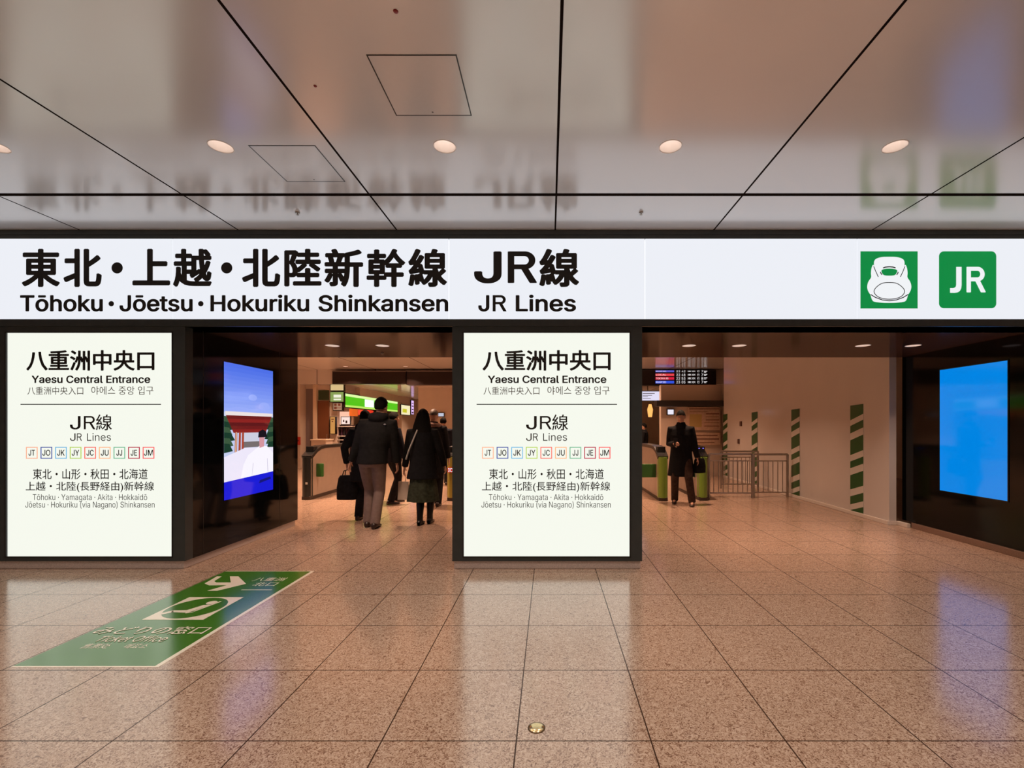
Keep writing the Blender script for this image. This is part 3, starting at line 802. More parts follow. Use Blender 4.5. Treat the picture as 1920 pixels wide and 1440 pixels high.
# ------------------------------------------------------------------ ticket gates
M_GBODY = mat('beige grey gate body', (0.34, 0.26, 0.20), 0.22, noise=0.04, nscale=6)
M_GGREEN = mat('yellow green gate end', (0.22, 0.36, 0.045), 0.35, noise=0.04)
M_GDARK = mat('dark gate cover', (0.012, 0.012, 0.012), 0.25)
M_GFLAP = mat('dark green gate flap', (0.03, 0.12, 0.02), 0.4)
M_GLED = glow('violet gate indicator', 130, 110, 255, 2.0)
M_GKICK = mat('brown gate base', (0.05, 0.03, 0.02), 0.5)
def gate(x, y, label, end_mat, flap_side=-1, flap_out=0.28, led=True, w=0.19, length=1.7):
    t = thing('ticket_gate', (x + w / 2, y, 0), label, 'ticket gate', 'automatic ticket gates')
    obj('base', MB().bbox(x + 0.012, x + w - 0.012, y + 0.02, y + length, 0, 0.07, 0.006, 1), M_GKICK, t)
    # side outline: low front rising in a curve to the long top
    prof = [(0.0, 0.07), (length, 0.07), (length, 0.97), (length - .10, 1.0), (0.55, 1.0), (0.38, 0.985), (0.22, 0.93), (0.10, 0.86), (0.02, 0.82), (0.0, 0.78)]
    obj('body', MB().prism([(a + y + .05, b) for a, b in prof], lambda u, v, q: Vector((x + 0.008 + q, u, v)), w - 0.016), M_GBODY, t)
    # rounded coloured end
    n = 10; out = []
    for k in range(n + 1):
        a = math.pi * (1 + k / n); out.append((x + w/2 + w/2*math.cos(a), y + 0.10 + 0.10*math.sin(a)))
    obj('end_panel', MB().prism(out, lambda u, v, q: Vector((u, v, 0.06 + q)), 0.76), end_mat, t)
    # dark top cover following the curve
    pr = [(0.02, 0.82), (0.10, 0.865), (0.22, 0.935), (0.38, 0.99), (0.55, 1.005), (length - .02, 1.005)]
    tc = MB(); top = [(a + y + .03, b + 0.022) for a, b in pr]; bot = [(a + y + .05, b - 0.035) for a, b in pr]
    tc.prism(top + bot[::-1], lambda u, v, q: Vector((x - 0.004 + q, u, v)), w + 0.008)
    obj('top_cover', tc, M_GDARK, t)
    cr = obj('card_reader', MB().bbox(x + 0.02, x + w - 0.02, y + 0.16, y + 0.32, 0.90, 1.02, 0.01, 2), M_GDARK, t)
    if led:
        for k in (0.3, 0.7): obj('indicator_light', MB().ell((x + w*k, y + 0.158, 0.985), (0.014, 0.004, 0.006), 10, 6), M_GLED, cr)
    fx0, fx1 = (x - flap_out, x + 0.01) if flap_side < 0 else (x + w - 0.01, x + w + flap_out)
    obj('flap', MB().bbox(fx0, fx1, y + 0.24, y + 0.28, 0.42, 0.68, 0.012, 2), M_GFLAP, t)
    return t
M_GDEND = mat('black gate end', (0.015, 0.017, 0.015), 0.3)
g1 = gate(-4.74, 8.83, 'ticket gate with a black end and small green flap beside the left pier', M_GDEND, 1, 0.13, led=False)
obj('end_sticker', MB().box(-4.64, -4.60, 8.826, 8.83, 0.30, 0.34), mat('pale sticker', (0.5, 0.46, 0.4), 0.5), g1)
g2 = gate(gx(836, 8.7), 8.72, 'yellowish ticket gate with red IC badge, half hidden by the middle pier', mat('olive yellow gate end', (0.36, 0.29, 0.05), 0.35), -1, 0.02, led=False)
xa, xb = gx(839, 8.7), gx(849, 8.7)
b = obj('badge', MB().box(xa, xb, 8.705, 8.72, gz(886, 8.7), gz(877, 8.7)), mat('red badge', rgb(190, 20, 20), 0.4, emit=rgb(190, 20, 20), strength=0.6), g2)
mb = MB(); text_into(mb, 'IC', xa + 0.01, xb - 0.005, gz(885, 8.7), gz(878, 8.7), on_front(8.705), 0.02); obj('lettering', mb, M_WHITE_E, b)
gate(2.05, 8.70, 'green ended ticket gate on the left of the person with a phone', M_GGREEN, -1, 0.32, led=False)
gate(2.82, 8.75, 'green ended ticket gate with violet lights next to the railing', M_GGREEN, -1, 0.10, led=True)

# ------------------------------------------------------------------ hanging boards
M_BOARD = mat('dark display board', (0.014, 0.006, 0.005), 0.3)
M_RAIL = mat('grey board rail', (0.22, 0.17, 0.15), 0.4)
def board(x0, x1, y, z0, z1, label, rail=True):
    t = thing('display_board', ((x0 + x1) / 2, y, z0), label, 'display board')
    obj('housing', MB().bbox(x0, x1, y, 15.69, z0, z1, 0.008, 1), M_BOARD, t)
    if rail: obj('rail', MB().box(x0, x1, y - 0.012, y + 0.02, z1 - 0.035, z1 - 0.012), M_RAIL, t)
    return t
BY = 15.44
board(gx(623, BY), gx(761, BY), BY, gz(720, BY), gz(695, BY), 'unlit dark hanging display board above the gates, left one of the pair')
board(gx(763, BY), gx(905, BY), BY - 0.05, gz(722, BY), gz(695, BY), 'unlit dark hanging display board cut off by the middle pier')
t = thing('departure_board', (gx(1250, BY), BY, gz(722, BY)), 'hanging departure board with red and blue train rows right of the middle pier', 'departure board')
obj('housing', MB().bbox(gx(1140, BY), gx(1343, BY), BY, 15.69, gz(723, BY), gz(693.5, BY), 0.008, 1), M_BOARD, t)
bt = lambda mb, s, x0, x1, y0, y1, w=0.0: text_into(mb, s, gx(x0, BY), gx(x1, BY), gz(y1, BY), gz(y0, BY), on_front(BY - 0.004), w)
M_LEDW = glow('white display text', 240, 236, 236, 1.0)
rows = [(694.5, 698, (90, 90, 200), 'RAPID', '22', '42', '7'), (700.5, 705, (232, 66, 76), 'LOCAL', '22', '48', '7'), (707, 712, (214, 30, 62), 'TOKIWA 85', '22', '53', '8'), (714, 719, (52, 84, 220), 'RAPID', '23', '05', '7')]
for y0, y1, c, nm, hh, mm, pf in rows:
    r = obj('train_row', MB().box(gx(1229, BY), gx(1264, BY), BY - 0.004, BY, gz(y1, BY), gz(y0, BY)), glow('row %d %d %d' % c, *c), t)
    mb = MB()
    bt(mb, nm, 1230, 1253 if len(nm) > 5 else 1249, y0 + .8, y1 - .8)
    bt(mb, hh, 1268, 1275, y0, y1); bt(mb, mm, 1278, 1285, y0, y1); bt(mb, '東京', 1289, 1304, y0 + .5, y1 - .5); bt(mb, '行', 1307, 1311.5, y0, y1); bt(mb, pf, 1315, 1318.5, y0, y1)
    mb.box(gx(1320, BY), gx(1326, BY), BY - .005, BY - .001, gz(y0 + 2, BY), gz(y0 + 1, BY)); mb.box(gx(1320, BY), gx(1324, BY), BY - .005, BY - .001, gz(y0 + 4, BY), gz(y0 + 3, BY))
    obj('lettering', mb, M_LEDW, r)

def flat_sign(name, px0, px1, py0, py1, y, color, s, label, cat, th=0.06, rows=None, frame=True, hang=None, group=None, ink=None):
    x0, x1, z0, z1 = gx(px0, y), gx(px1, y), gz(py1, y), gz(py0, y)
    t = thing(name, ((x0 + x1) / 2, y, z0), label, cat, group)
    if frame: obj('case', MB().box(x0 - 0.02, x1 + 0.02, y, y + th, z0 - 0.02, z1 + 0.02), M_BOARD, t)
    obj('face', MB().box(x0, x1, y - 0.004, y + 0.002, z0, z1), glow('face %s %s %s' % color, *color, s), t)
    if rows:
        mb = MB()
        for a, b, c_, d in rows: mb.box(x0 + (x1-x0)*a, x0 + (x1-x0)*b, y - 0.006, y - 0.003, z0 + (z1-z0)*c_, z0 + (z1-z0)*d)
        obj('printed_lines', mb, ink or M_INK3, t)
    if hang: obj('hanger', MB().tube([((x0+x1)/2, y + th/2, z1), ((x0+x1)/2, y + th/2, hang)], 0.015, 8), M_BOARD, t)
    return t
flat_sign('monitor', 1190, 1240, 734, 751, 15.6, (226, 222, 246), 1.0, 'small white notice monitor hanging under the departure board', 'monitor', rows=[(0.3, 0.75, 0.75, 0.82), (0.3, 0.65, 0.55, 0.60), (0.3, 0.5, 0.4, 0.45), (0.3, 0.6, 0.2, 0.25)], hang=gz(723.2, 15.6))
flat_sign('monitor', 1252, 1263, 768, 777, 13.23, (236, 232, 246), 1.0, 'tiny bright screen above the person with a phone', 'monitor', 0.07)
flat_sign('monitor', 822, 832, 774.5, 780.5, 16.9, (190, 196, 214), 1.0, 'tiny bright screen on the far beige wall beside the walkers', 'monitor')

# ------------------------------------------------------------------ far walls and shops
struct('wall_back', MB().box(-4.8, 1.9, 17.0, 17.3, 0, 2.84), M_BEIGE, 'plain beige wall straight behind the ticket gates', 'wall')
struct('wall_board', MB().box(3.2, 4.95, 13.3, 13.5, 0, 2.60), M_BEIGE, 'beige wall behind the route boards', 'wall')
struct('trim_2', MB().box(3.0, 4.95, 12.95, 13.3, gz(762, 13), gz(751, 13)), mat('dark canopy', (0.02, 0.015, 0.012), 0.4), 'dark canopy over the route boards', 'canopy')
# route map boards
M_MAP = mat('pale printed board', (0.60, 0.42, 0.30), 0.4, noise=0.15, nscale=14)
M_MAPL = mat('brown printed lines', (0.16, 0.06, 0.04), 0.5)
M_MAPG = mat('ochre printed patch', (0.50, 0.36, 0.14), 0.5)
def map_board(px0, px1, py0, py1, label, rows, patches=()):
    y = 13.22; x0, x1, z0, z1 = gx(px0, y), gx(px1, y), gz(py1, y), gz(py0, y)
    t = thing('route_board', ((x0+x1)/2, y, z0), label, 'notice board')
    obj('panel', MB().bbox(x0, x1, y, y + 0.08, z0, z1, 0.006, 1), M_MAP, t)
    mb = MB()
    for a, b, c_, d in rows: mb.box(x0 + (x1-x0)*a, x0 + (x1-x0)*b, y - 0.004, y, z0 + (z1-z0)*c_, z0 + (z1-z0)*d)
    obj('printed_lines', mb, M_MAPL, t)
    if patches:
        mb = MB()
        for a, b, c_, d in patches: mb.box(x0 + (x1-x0)*a, x0 + (x1-x0)*b, y - 0.003, y, z0 + (z1-z0)*c_, z0 + (z1-z0)*d)
        obj('printed_patch', mb, M_MAPG, t)
map_board(1290, 1351, 763, 806, 'pale route map board with ochre patch under the dark canopy', [(0.04, 0.96, 0.9, 0.93), (0.05, 0.6, 0.78, 0.8), (0.55, 0.96, 0.68, 0.72), (0.55, 0.95, 0.56, 0.58), (0.55, 0.96, 0.42, 0.45), (0.5, 0.96, 0.3, 0.32), (0.5, 0.96, 0.15, 0.18)], [(0.05, 0.42, 0.12, 0.68)])
map_board(1294, 1351, 811, 834, 'lower pale notice board with brown lines behind the railings', [(0.1, 0.9, 0.72, 0.8), (0.05, 0.95, 0.42, 0.52), (0.2, 0.8, 0.15, 0.2)])
# two shaded hatch marks on the hoarding: notice sheet and lock
M_MARK = mat('brown door hardware', (0.10, 0.05, 0.04), 0.4)
dm = thing('hoarding_lock', (HX, 12.0, 1.0), 'small dark lock and handle on the hoarding behind the railings', 'door lock')
yk = HX * F / (1390 - VX)
obj('lock_box', MB().bbox(HX - 0.03, HX, yk - 0.05, yk + 0.05, gz(799, yk), gz(790, yk), 0.006, 1), M_MARK, dm)
yk2 = HX * F / (1386 - VX)
obj('handle', MB().bbox(HX - 0.04, HX, yk2 - 0.03, yk2 + 0.03, gz(832, yk2), gz(823, yk2), 0.006, 1), M_MARK, dm)

# left far wall facing the viewer, with pillar strips, door and shop corner
WY = 16.0; FXX = -7.105
struct('wall_shop', MB().box(X0, gx(632, WY), WY, WY + 0.2, 0, 2.84).box(gx(632, WY), FXX, WY, WY + 0.2, gz(757, WY), 2.84), M_BEIGE, 'beige wall left of the lit shop front', 'wall')
struct('trim_3', MB().box(gx(540, WY), gx(573, WY), WY - 0.35, WY, 0, 2.84), M_BEIGE, 'pale wall pillar seen past the left pier', 'pillar')
struct('trim_4', MB().box(gx(590, WY), gx(596, WY), WY - 0.12, WY, 0, 2.84), mat('pale pillar', (0.74, 0.58, 0.42), 0.4), 'narrow pale pillar beside the brown door', 'pillar')
struct('trim_5', MB().box(gx(574, WY), gx(590, WY), WY - 0.01, WY, 0.2, 2.7), mat('grey violet panel', (0.22, 0.17, 0.17), 0.2), 'grey violet glossy panel between two pale pillars', 'panel')
dr = struct('door_1', MB().box(gx(597, WY), gx(618, WY), WY - 0.05, WY, 0, gz(752, WY)), mat('brown door', (0.16, 0.055, 0.02), 0.3), 'brown door in the far wall beneath a dark green panel', 'door')
obj('door_handle', MB().tube([(gx(615, WY), WY - 0.08, 0.95), (gx(615, WY), WY - 0.08, 1.15)], 0.012, 8), M_STEEL, dr)
struct('trim_6', MB().box(gx(598, WY), gx(617, WY), WY - 0.04, WY, gz(750, WY), gz(732, WY)), mat('dark green panel', (0.03, 0.06, 0.02), 0.4), 'dark green panel above the brown door', 'panel')
yp = WY - 0.36
t = thing('alarm_box', (gx(561, yp), yp, gz(832, yp)), 'red fire alarm box on the pale far pillar', 'alarm box')
obj('cover', MB().bbox(gx(557.5, yp), gx(564, yp), yp - 0.05, yp, gz(834, yp), gz(819, yp), 0.008, 1), mat('red alarm box', (0.45, 0.03, 0.015), 0.35), t)
obj('button', MB().tube([(gx(560.8, yp), yp - 0.06, gz(826, yp)), (gx(560.8, yp), yp - 0.045, gz(826, yp))], 0.03, 12), mat('dark red button', (0.15, 0.01, 0.01), 0.4), t)
# lit pictures and signs on the shop corner
flat_sign('lit_sign', 619.5, 644, 735, 753, WY - 0.12, (150, 176, 96), 0.8, 'square green lit sign with a white plate left of the long green sign', 'sign', 0.12, [(0.25, 0.82, 0.42, 0.72), (0.25, 0.82, 0.14, 0.3)], ink=glow('white plate', 240, 240, 220))
flat_sign('lit_sign', 620, 644, 721.5, 732, WY - 0.12, (226, 196, 140), 0.9, 'narrow cream light panel above the square green sign', 'sign', 0.12)
flat_sign('lit_sign', 625, 641, 756, 769, WY - 0.12, (196, 150, 120), 0.7, 'pinkish direction sign with small dark icons under the square green sign', 'sign', 0.12, [(0.1, 0.4, 0.6, 0.95), (0.55, 0.85, 0.6, 0.95), (0.1, 0.4, 0.15, 0.5), (0.4, 0.95, 0.28, 0.36)], ink=M_MAPL)
flat_sign('framed_poster', 619.5, 628, 782, 813, WY - 0.12, (226, 160, 86), 0.75, 'narrow framed orange poster beside the shop', 'poster', 0.12, [(0.2, 0.8, 0.84, 0.9), (0.3, 0.6, 0.7, 0.76)], ink=M_MAPL)
flat_sign('lit_sign', 634, 656, 772, 796, WY + 0.55, (255, 196, 168), 1.0, 'bright pinkish white back panel inside the shop', 'panel', 0.05, frame=False)
flat_sign('framed_picture', 640, 656, 782, 795, WY + 0.50, (255, 226, 216), 1.0, 'dark framed bright picture inside the shop', 'picture', 0.04, [(0.2, 0.35, 0.3, 0.6), (0.5, 0.7, 0.1, 0.5)], ink=M_MAPL)
struct('wall_shopback', MB().box(-8.6, -7.02, WY + 0.56, WY + 0.66, 0, 2.5), M_BEIGE, 'beige inner wall of the shop', 'wall')
# long green shop sign along the left facade (plane facing +x)
FX = -7.0
struct('wall_facade', MB().box(FX - 0.2, FX, WY + 1.2, 24.5, 2.55, 2.84).box(FX - 0.2, FX, 22.0, 24.5, 0, 2.55), M_BEIGE, 'beige shop facade receding behind the gates', 'wall')
struct('wall_corner', MB().box(FX, -4.8, 24.5, 24.7, 0, 2.84), M_BEIGE, 'beige wall closing the passage beside the shop', 'wall')
ya, yb = 15.95, 21.4
t = thing('shop_sign', (FX, (ya + yb) / 2, 2.09), 'long glowing green shop sign above the walkers in the left opening', 'sign')
obj('case', MB().box(FX - 0.10, FX - 0.01, ya - 0.04, yb + 0.05, 2.05, 2.57), M_BOARD, t)
obj('face', MB().box(FX - 0.02, FX, ya, yb, 2.15, 2.45), glow('green sign face', 84, 200, 26, 0.95), t)
obj('light_strip', MB().box(FX - 0.02, FX + 0.004, ya, yb, 2.45, 2.54), glow('white green strip', 216, 246, 160, 1.1), t)
obj('light_strip', MB().box(FX - 0.02, FX + 0.004, ya, yb, 2.08, 2.15), glow('yellow green strip', 190, 236, 104, 1.0), t)
obj('logo_plate', MB().box(FX - 0.02, FX + 0.006, 17.6, 18.5, 2.16, 2.44), glow('white logo plate', 236, 255, 236, 1.3), t)
# warm lit banners under it and shelving
yy0 = 16.3
for k, (c, l) in enumerate((((226, 110, 40), 'orange banner hanging under the green shop sign'), ((250, 90, 60), 'red banner next to the orange banner'), ((236, 60, 40), 'red banner nearest the tall walker'))):
    o = obj('shop_banner', MB().box(FX - 0.03, FX - 0.01, yy0 + 0.75 * k, yy0 + 0.75 * k + 0.68, 1.78 + 0.05 * k, 2.04), mat('banner %d' % k, rgb(*c), 0.6, emit=rgb(*c), strength=0.6), origin=(FX, yy0 + .75*k, 1.8))
    tag(o, l, 'banner', 'lit banners under the shop sign')
t = thing('shop_shelf', (gx(646, WY + .2), WY + 0.2, 0), 'shelf of dark goods with white price strips in the shop', 'shelf')
xs0, xs1 = gx(635, WY + .2), gx(665, WY + .2)
obj('back_panel', MB().box(xs0, xs1, WY + 0.32, WY + 0.36, 0, gz(797, WY)), mat('dark goods', (0.05, 0.025, 0.03), 0.4, noise=0.5, nscale=10), t)
for p in (799, 817, 824, 832): obj('price_strip', MB().box(xs0, xs1, WY + 0.02, WY + 0.34, gz(p + 1.5, WY), gz(p, WY)), mat('white shelf strip', (0.75, 0.7, 0.65), 0.4), t)
xs = [xs0 + 0.05 + 0.085 * k for k in range(6)]
for k, x in enumerate(xs):
    o = obj('bottle', MB().loft([(x, WY + .15, gz(817, WY), .03, .03), (x, WY + .15, gz(806, WY), .03, .03), (x, WY + .15, gz(803, WY), .012, .012), (x, WY + .15, gz(801, WY), .012, .012)], 10), mat('dark bottle %d' % (k % 3), ((0.03, 0.01, 0.02), (0.08, 0.03, 0.06), (0.02, 0.02, 0.03))[k % 3], 0.2), origin=(x, WY + .15, gz(817, WY)))
    tag(o, 'small dark bottle standing on the far shop shelf', 'bottle', 'dark bottles on the shop shelf')
# yellow lit poster and pink sign at the end of the facade
def side_sign(name, px0, px1, z0, z1, color, s, label, cat, rows, ink):
    y0, y1 = FX * F / (px0 - VX), FX * F / (px1 - VX)
    t = thing(name, (FX, (y0 + y1) / 2, z0), label, cat)
    obj('case', MB().box(FX, FX + 0.05, y0, y1, z0, z1), M_BOARD, t)
    obj('face', MB().box(FX + 0.05, FX + 0.056, y0 + .03, y1 - .03, z0 + .03, z1 - .03), glow('face %s %s %s' % color, *color, s), t)
    mb = MB()
    for a, b, c_, d in rows: mb.box(FX + 0.055, FX + 0.06, y0 + (y1-y0)*a, y0 + (y1-y0)*b, z0 + (z1-z0)*c_, z0 + (z1-z0)*d)
    obj('printed_patch', mb, ink, t)
side_sign('lit_poster', 750, 767, 1.95, 2.46, (236, 226, 180), 1.1, 'lit poster with yellow patch right of the green shop sign', 'poster', [(0.15, 0.6, 0.25, 0.6)], glow('yellow print', 200, 196, 40, 1.0))
side_sign('lit_sign', 769, 774, 2.0, 2.75, (226, 190, 250), 1.1, 'narrow upright violet neon sign at the end of the shop', 'sign', [(0.2, 0.8, 0.1, 0.2), (0.2, 0.8, 0.32, 0.40), (0.2, 0.8, 0.55, 0.62), (0.2, 0.8, 0.75, 0.8)], mat('violet ink', (0.12, 0.03, 0.2), 0.5))
# orange wall lamp seen right of the middle pier
t = thing('wall_lamp', (gx(1219, 17.5), 17.5, 2.0), 'glowing orange wall lamp beneath the notice monitor', 'lamp')
obj('shade', MB().loft([(gx(1219, 17.5), 17.5, gz(782, 17.5), .07, .06), (gx(1219, 17.5), 17.5, gz(768, 17.5), .11, .08), (gx(1219, 17.5), 17.5, gz(758, 17.5), .05, .05)], 14), glow('orange glass', 255, 176, 96, 1.3), t)
obj('bracket', MB().box(gx(1217, 17.5), gx(1221, 17.5), 17.5, 17.72, gz(768, 17.5), gz(764, 17.5)), M_STEEL, t)
struct('wall_lampside', MB().box(2.2, 3.35, 17.72, 17.9, 0, 2.84), M_BEIGE, 'beige wall behind the orange lamp', 'wall')
# low counter and boxes behind the left gate
t = thing('counter', (gx(600, 15), 15.0, 0), 'low pale counter against the far wall behind the left gate', 'counter')
obj('body', MB().bbox(gx(583, 15), gx(611, 15), 15.0, 15.5, 0, gz(826, 15), 0.01, 1), M_BEIGE, t)
obj('top', MB().bbox(gx(582, 15), gx(612, 15), 14.98, 15.52, gz(826, 15), gz(823.5, 15), 0.006, 1), mat('pale counter top', (0.75, 0.62, 0.48), 0.3), t)

# ------------------------------------------------------------------ people
M_SKIN = mat('skin', (0.50, 0.27, 0.18), 0.5, noise=0.05, nscale=20)
M_HAIR = mat('black hair', (0.006, 0.005, 0.004), 0.8, noise=0.4, nscale=90, spec=0.1)
M_EYEW = mat('eye white', (0.7, 0.68, 0.64), 0.2)
M_EYED = mat('dark iris', (0.02, 0.012, 0.01), 0.2)
M_SHOE = mat('dark brown leather', (0.03, 0.015, 0.01), 0.35)
M_BOOT = mat('black leather', (0.007, 0.007, 0.007), 0.3)
def cloth(name, c, n=0.25): return mat(name, c, 0.9, noise=n, nscale=25, bump=0.25, spec=0.15)

def ik(a, b, l1, l2, pole):
    a, b, pole = Vector(a), Vector(b), Vector(pole)
    d = b - a; L = min(d.length, (l1 + l2) * 0.999); u = d.normalized()
    x = (l1*l1 - l2*l2 + L*L) / (2 * L); h = math.sqrt(max(0, l1*l1 - x*x))
    p = pole - u * pole.dot(u)
    if p.length < 1e-5: p = Vector((0, 1, 0))
    return a + u * x + p.normalized() * h

def person(loc, rz, H, label, cfg, vox=0.007):
    s = H / 1.75
    t = thing('person', loc, label, 'person', None, rz)
    J = lambda x, y, z: Vector((x * s, y * s, z * s))
    lean = cfg.get('lean', 0.0)
    lx = cfg.get('leanx', 0.0)
    def T(x, y, z): return J(x + lx * max(0, z - 0.9), y + lean * max(0, z - 0.9), z)
    hand = {-1: cfg.get('handL', (-0.27, 0.05, 0.80)), 1: cfg.get('handR', (0.27, 0.05, 0.80))}
    foot = {-1: cfg.get('footL', (-0.10, 0.0, 0.0)), 1: cfg.get('footR', (0.10, 0.0, 0.0))}
    body = MB()
    body.loft([(*T(0, 0, 0.82), .10*s, .08*s), (*T(0, 0, 0.90), .165*s, .115*s), (*T(0, 0, 1.06), .135*s, .10*s), (*T(0, 0, 1.28), .165*s, .115*s), (*T(0, -.01, 1.41), .165*s, .09*s), (*T(0, -.01, 1.47), .09*s, .07*s), (*T(0, 0.0, 1.50), .060*s, .060*s), (*T(0, .012, 1.57), .054*s, .056*s), (*T(0, .02, 1.62), .05*s, .05*s)], 20)
    HR = Matrix.Rotation(cfg.get('turn', 0.0), 4, 'Z') @ Matrix.Rotation(cfg.get('nod', 0.0), 4, 'X')
    hc = T(0, 0.015, 1.635)
    def Hd(x, y, z): return hc + (HR @ Vector((x * s, y * s, z * s)))
    R3 = HR.to_3x3()
    body.ell(Hd(0, 0, 0.01), (.074*s, .094*s, .105*s), 20, 14, R3)
    body.ell(Hd(0, .035, -.055), (.056*s, .062*s, .062*s), 16, 10, R3)
    body.ell(Hd(0, .098, -.02), (.013*s, .020*s, .022*s), 10, 8, R3)      # nose
    body.ell(Hd(0, .090, -.065), (.022*s, .010*s, .010*s), 10, 6, R3)     # mouth
    body.ell(Hd(0, .082, -.098), (.020*s, .016*s, .014*s), 10, 6, R3)     # chin
    for q in (-1, 1): body.ell(Hd(q*.077, -.008, -.015), (.010*s, .020*s, .032*s), 8, 8, R3)   # ears
    arms = {}; legs = {}
    for q in (-1, 1):
        sh = T(q * 0.180, -.01, 1.405); w = T(*hand[q]) if hand[q][2] > 0.95 else J(*hand[q])
        el = ik(sh, w, 0.29*s, 0.27*s, Vector((q * 0.5, -1, -0.2)))
        if (w - sh).length > 0.555*s: w = sh + (w - sh).normalized() * 0.555*s; el = sh.lerp(w, .52)
        arms[q] = (sh, el, w)
        body.tube([sh + Vector((-q*.05*s, 0, .0)), sh, sh.lerp(el, .5), el, el.lerp(w, .4), w], [.055*s, .052*s, .045*s, .038*s, .038*s, .027*s], 14)
        d = (w - el).normalized()
        if 'hdir' in cfg and q in cfg['hdir']: d = Vector(cfg['hdir'][q]).normalized()
        n = Vector((-q, 0, 0)); n = (n - d * n.dot(d)).normalized(); side = d.cross(n) * (1 if q > 0 else 1)
        if side.y < 0: side = -side
        side = side.normalized()
        R = Matrix((side, n, d)).transposed()
        body.ell(w + d*.045*s, (.040*s, .017*s, .055*s), 14, 10, R)
        curl = cfg.get('curl', {}).get(q, 0.5)
        for fi, (o_, ln_, ) in enumerate(((.030, .068), (.010, .076), (-.011, .070), (-.030, .054))):
            p0 = w + d*.080*s + side*o_*s
            pts = [p0]; dd = d.copy()
            for k in range(3):
                dd = (dd + n * curl * (0.6 + .3*k)).normalized()
                pts.append(pts[-1] + dd * ln_ * s / 3 * (1.1 - .1*k))
            body.tube(pts, [.0095*s, .009*s, .0085*s, .007*s], 8)
        p0 = w + d*.025*s + side*.030*s
        body.tube([p0, p0 + (side*.8 + d*.6 + n*.3).normalized()*.032*s, p0 + (side*.6 + d*1.0 + n*.6).normalized()*.058*s], [.012*s, .010*s, .008*s], 8)
        hp = J(q * 0.088, 0, 0.90); an = J(foot[q][0], foot[q][1], foot[q][2] + 0.085)
        kn = ik(hp, an, 0.43*s, 0.42*s, Vector((0, 1, 0)))
        if (an - hp).length > .845*s: an = hp + (an - hp).normalized()*.845*s
        legs[q] = (hp, kn, an)
        body.tube([hp, hp.lerp(kn, .5), kn, kn.lerp(an, .35), an], [.085*s, .070*s, .052*s, .052*s, .036*s], 14)
        tip = Vector(cfg.get('toe', {}).get(q, (0, 1, 0))).normalized()
        body.tube([an + Vector((0, 0, -.02*s)) - tip*.03*s, an + Vector((0, 0, -.045*s)) + tip*.06*s, an + Vector((0, 0, -.06*s)) + tip*.14*s], [.038*s, .034*s, .022*s], 12)
    bo = obj('body', remeshed(body, vox, 4), M_SKIN, t, local=True)
    for q in (-1, 1):
        e = obj('eye', MB().ell(Hd(q*.030, .083, .005), (.012*s, .010*s, .008*s), 10, 8, R3), M_EYEW, t, local=True)
        obj('iris', MB().ell(Hd(q*.030, .0905, .005), (.006*s, .004*s, .006*s), 8, 6, R3), M_EYED, e, local=True)
    # trousers, skirt or stockings
    leg_m = cfg.get('legs')
    if leg_m:
        tr_ = MB(); lw = cfg.get('legw', 1.0)
        tr_.loft([(*T(0, -.01, 0.82), .13*s, .11*s), (*T(0, -.01, 0.88), .178*s, .130*s), (*T(0, 0, 1.02), .155*s, .118*s), (*T(0, 0, 1.06), .15*s, .115*s)], 20)
        for q in (-1, 1):
            hp, kn, an = legs[q]
            b_ = an + Vector((0, 0, -.035*s))
            tr_.tube([hp, hp.lerp(kn, .5), kn, kn.lerp(an, .5), b_], [.105*s*lw, .092*s*lw, .075*s*lw, .070*s*lw, .066*s*lw], 16)
        obj('trousers', remeshed(tr_, max(vox, .009), 5), leg_m, t, local=True)
    if cfg.get('skirt'):
        m, z0, r0 = cfg['skirt']; sk = MB(); n = 40; R_ = []
        for i in range(7):
            f = i / 6; z = 1.04 - (1.04 - z0) * f; rx = .15 + (r0 - .15) * f; ry = .115 + (r0 * .8 - .115) * f
            R_.append([J((rx * (1 + .07*f*math.sin(9*a)))*math.cos(a), (ry*(1 + .07*f*math.sin(9*a)))*math.sin(a), z) for a in [2*math.pi*k/n for k in range(n)]])
        sk.rings(R_, True); obj('skirt', sk, m, t, local=True)
    # shoes
    for q in (-1, 1):
        an = legs[q][2]; tip = Vector(cfg.get('toe', {}).get(q, (0, 1, 0))).normalized(); sd = Vector((tip.y, -tip.x, 0)).normalized()
        M = Matrix((sd, tip, sd.cross(tip))).transposed(); zb = an.z - 0.085*s
        sh_ = MB(); R_ = []
        for yy, wx, hh in ((-.075, .022, .055), (-.06, .036, .085), (-.01, .040, .085), (.06, .044, .065), (.12, .046, .045), (.17, .036, .034), (.19, .015, .022)):
            R_.append([Vector((an.x, an.y, zb)) + M @ Vector((wx*s*math.cos(a), yy*s, max(0.004, (hh*s) * (0.5 + 0.5*math.sin(a)) ))) for a in [2*math.pi*k/14 for k in range(14)]])
        sh_.rings(R_, True)
        if cfg.get('boots'):
            hp, kn, an2 = legs[q]
            sh_.tube([an2 + Vector((0, 0, -.05*s)), an2 + Vector((0, 0, .05*s)), an2.lerp(kn, .5), an2.lerp(kn, .8)], [.048*s, .046*s, .060*s, .064*s], 14)
            sh_.box(an2.x - .02*s, an2.x + .02*s, an2.y - .075*s, an2.y - .035*s, zb, zb + .05*s)
        obj('boot' if cfg.get('boots') else 'shoe', sh_, cfg.get('shoe', M_SHOE), t, local=True)
    # coat or jacket
    m, hem, hw = cfg['coat'][:3]; co = MB(); sw = cfg['coat'][3] if len(cfg['coat']) > 3 else 1.0
    secs = [(*T(0, 0, hem), hw*s, hw*.74*s)]
    if hem < 0.88: secs.append((*T(0, 0, 0.90), .205*s, .150*s))
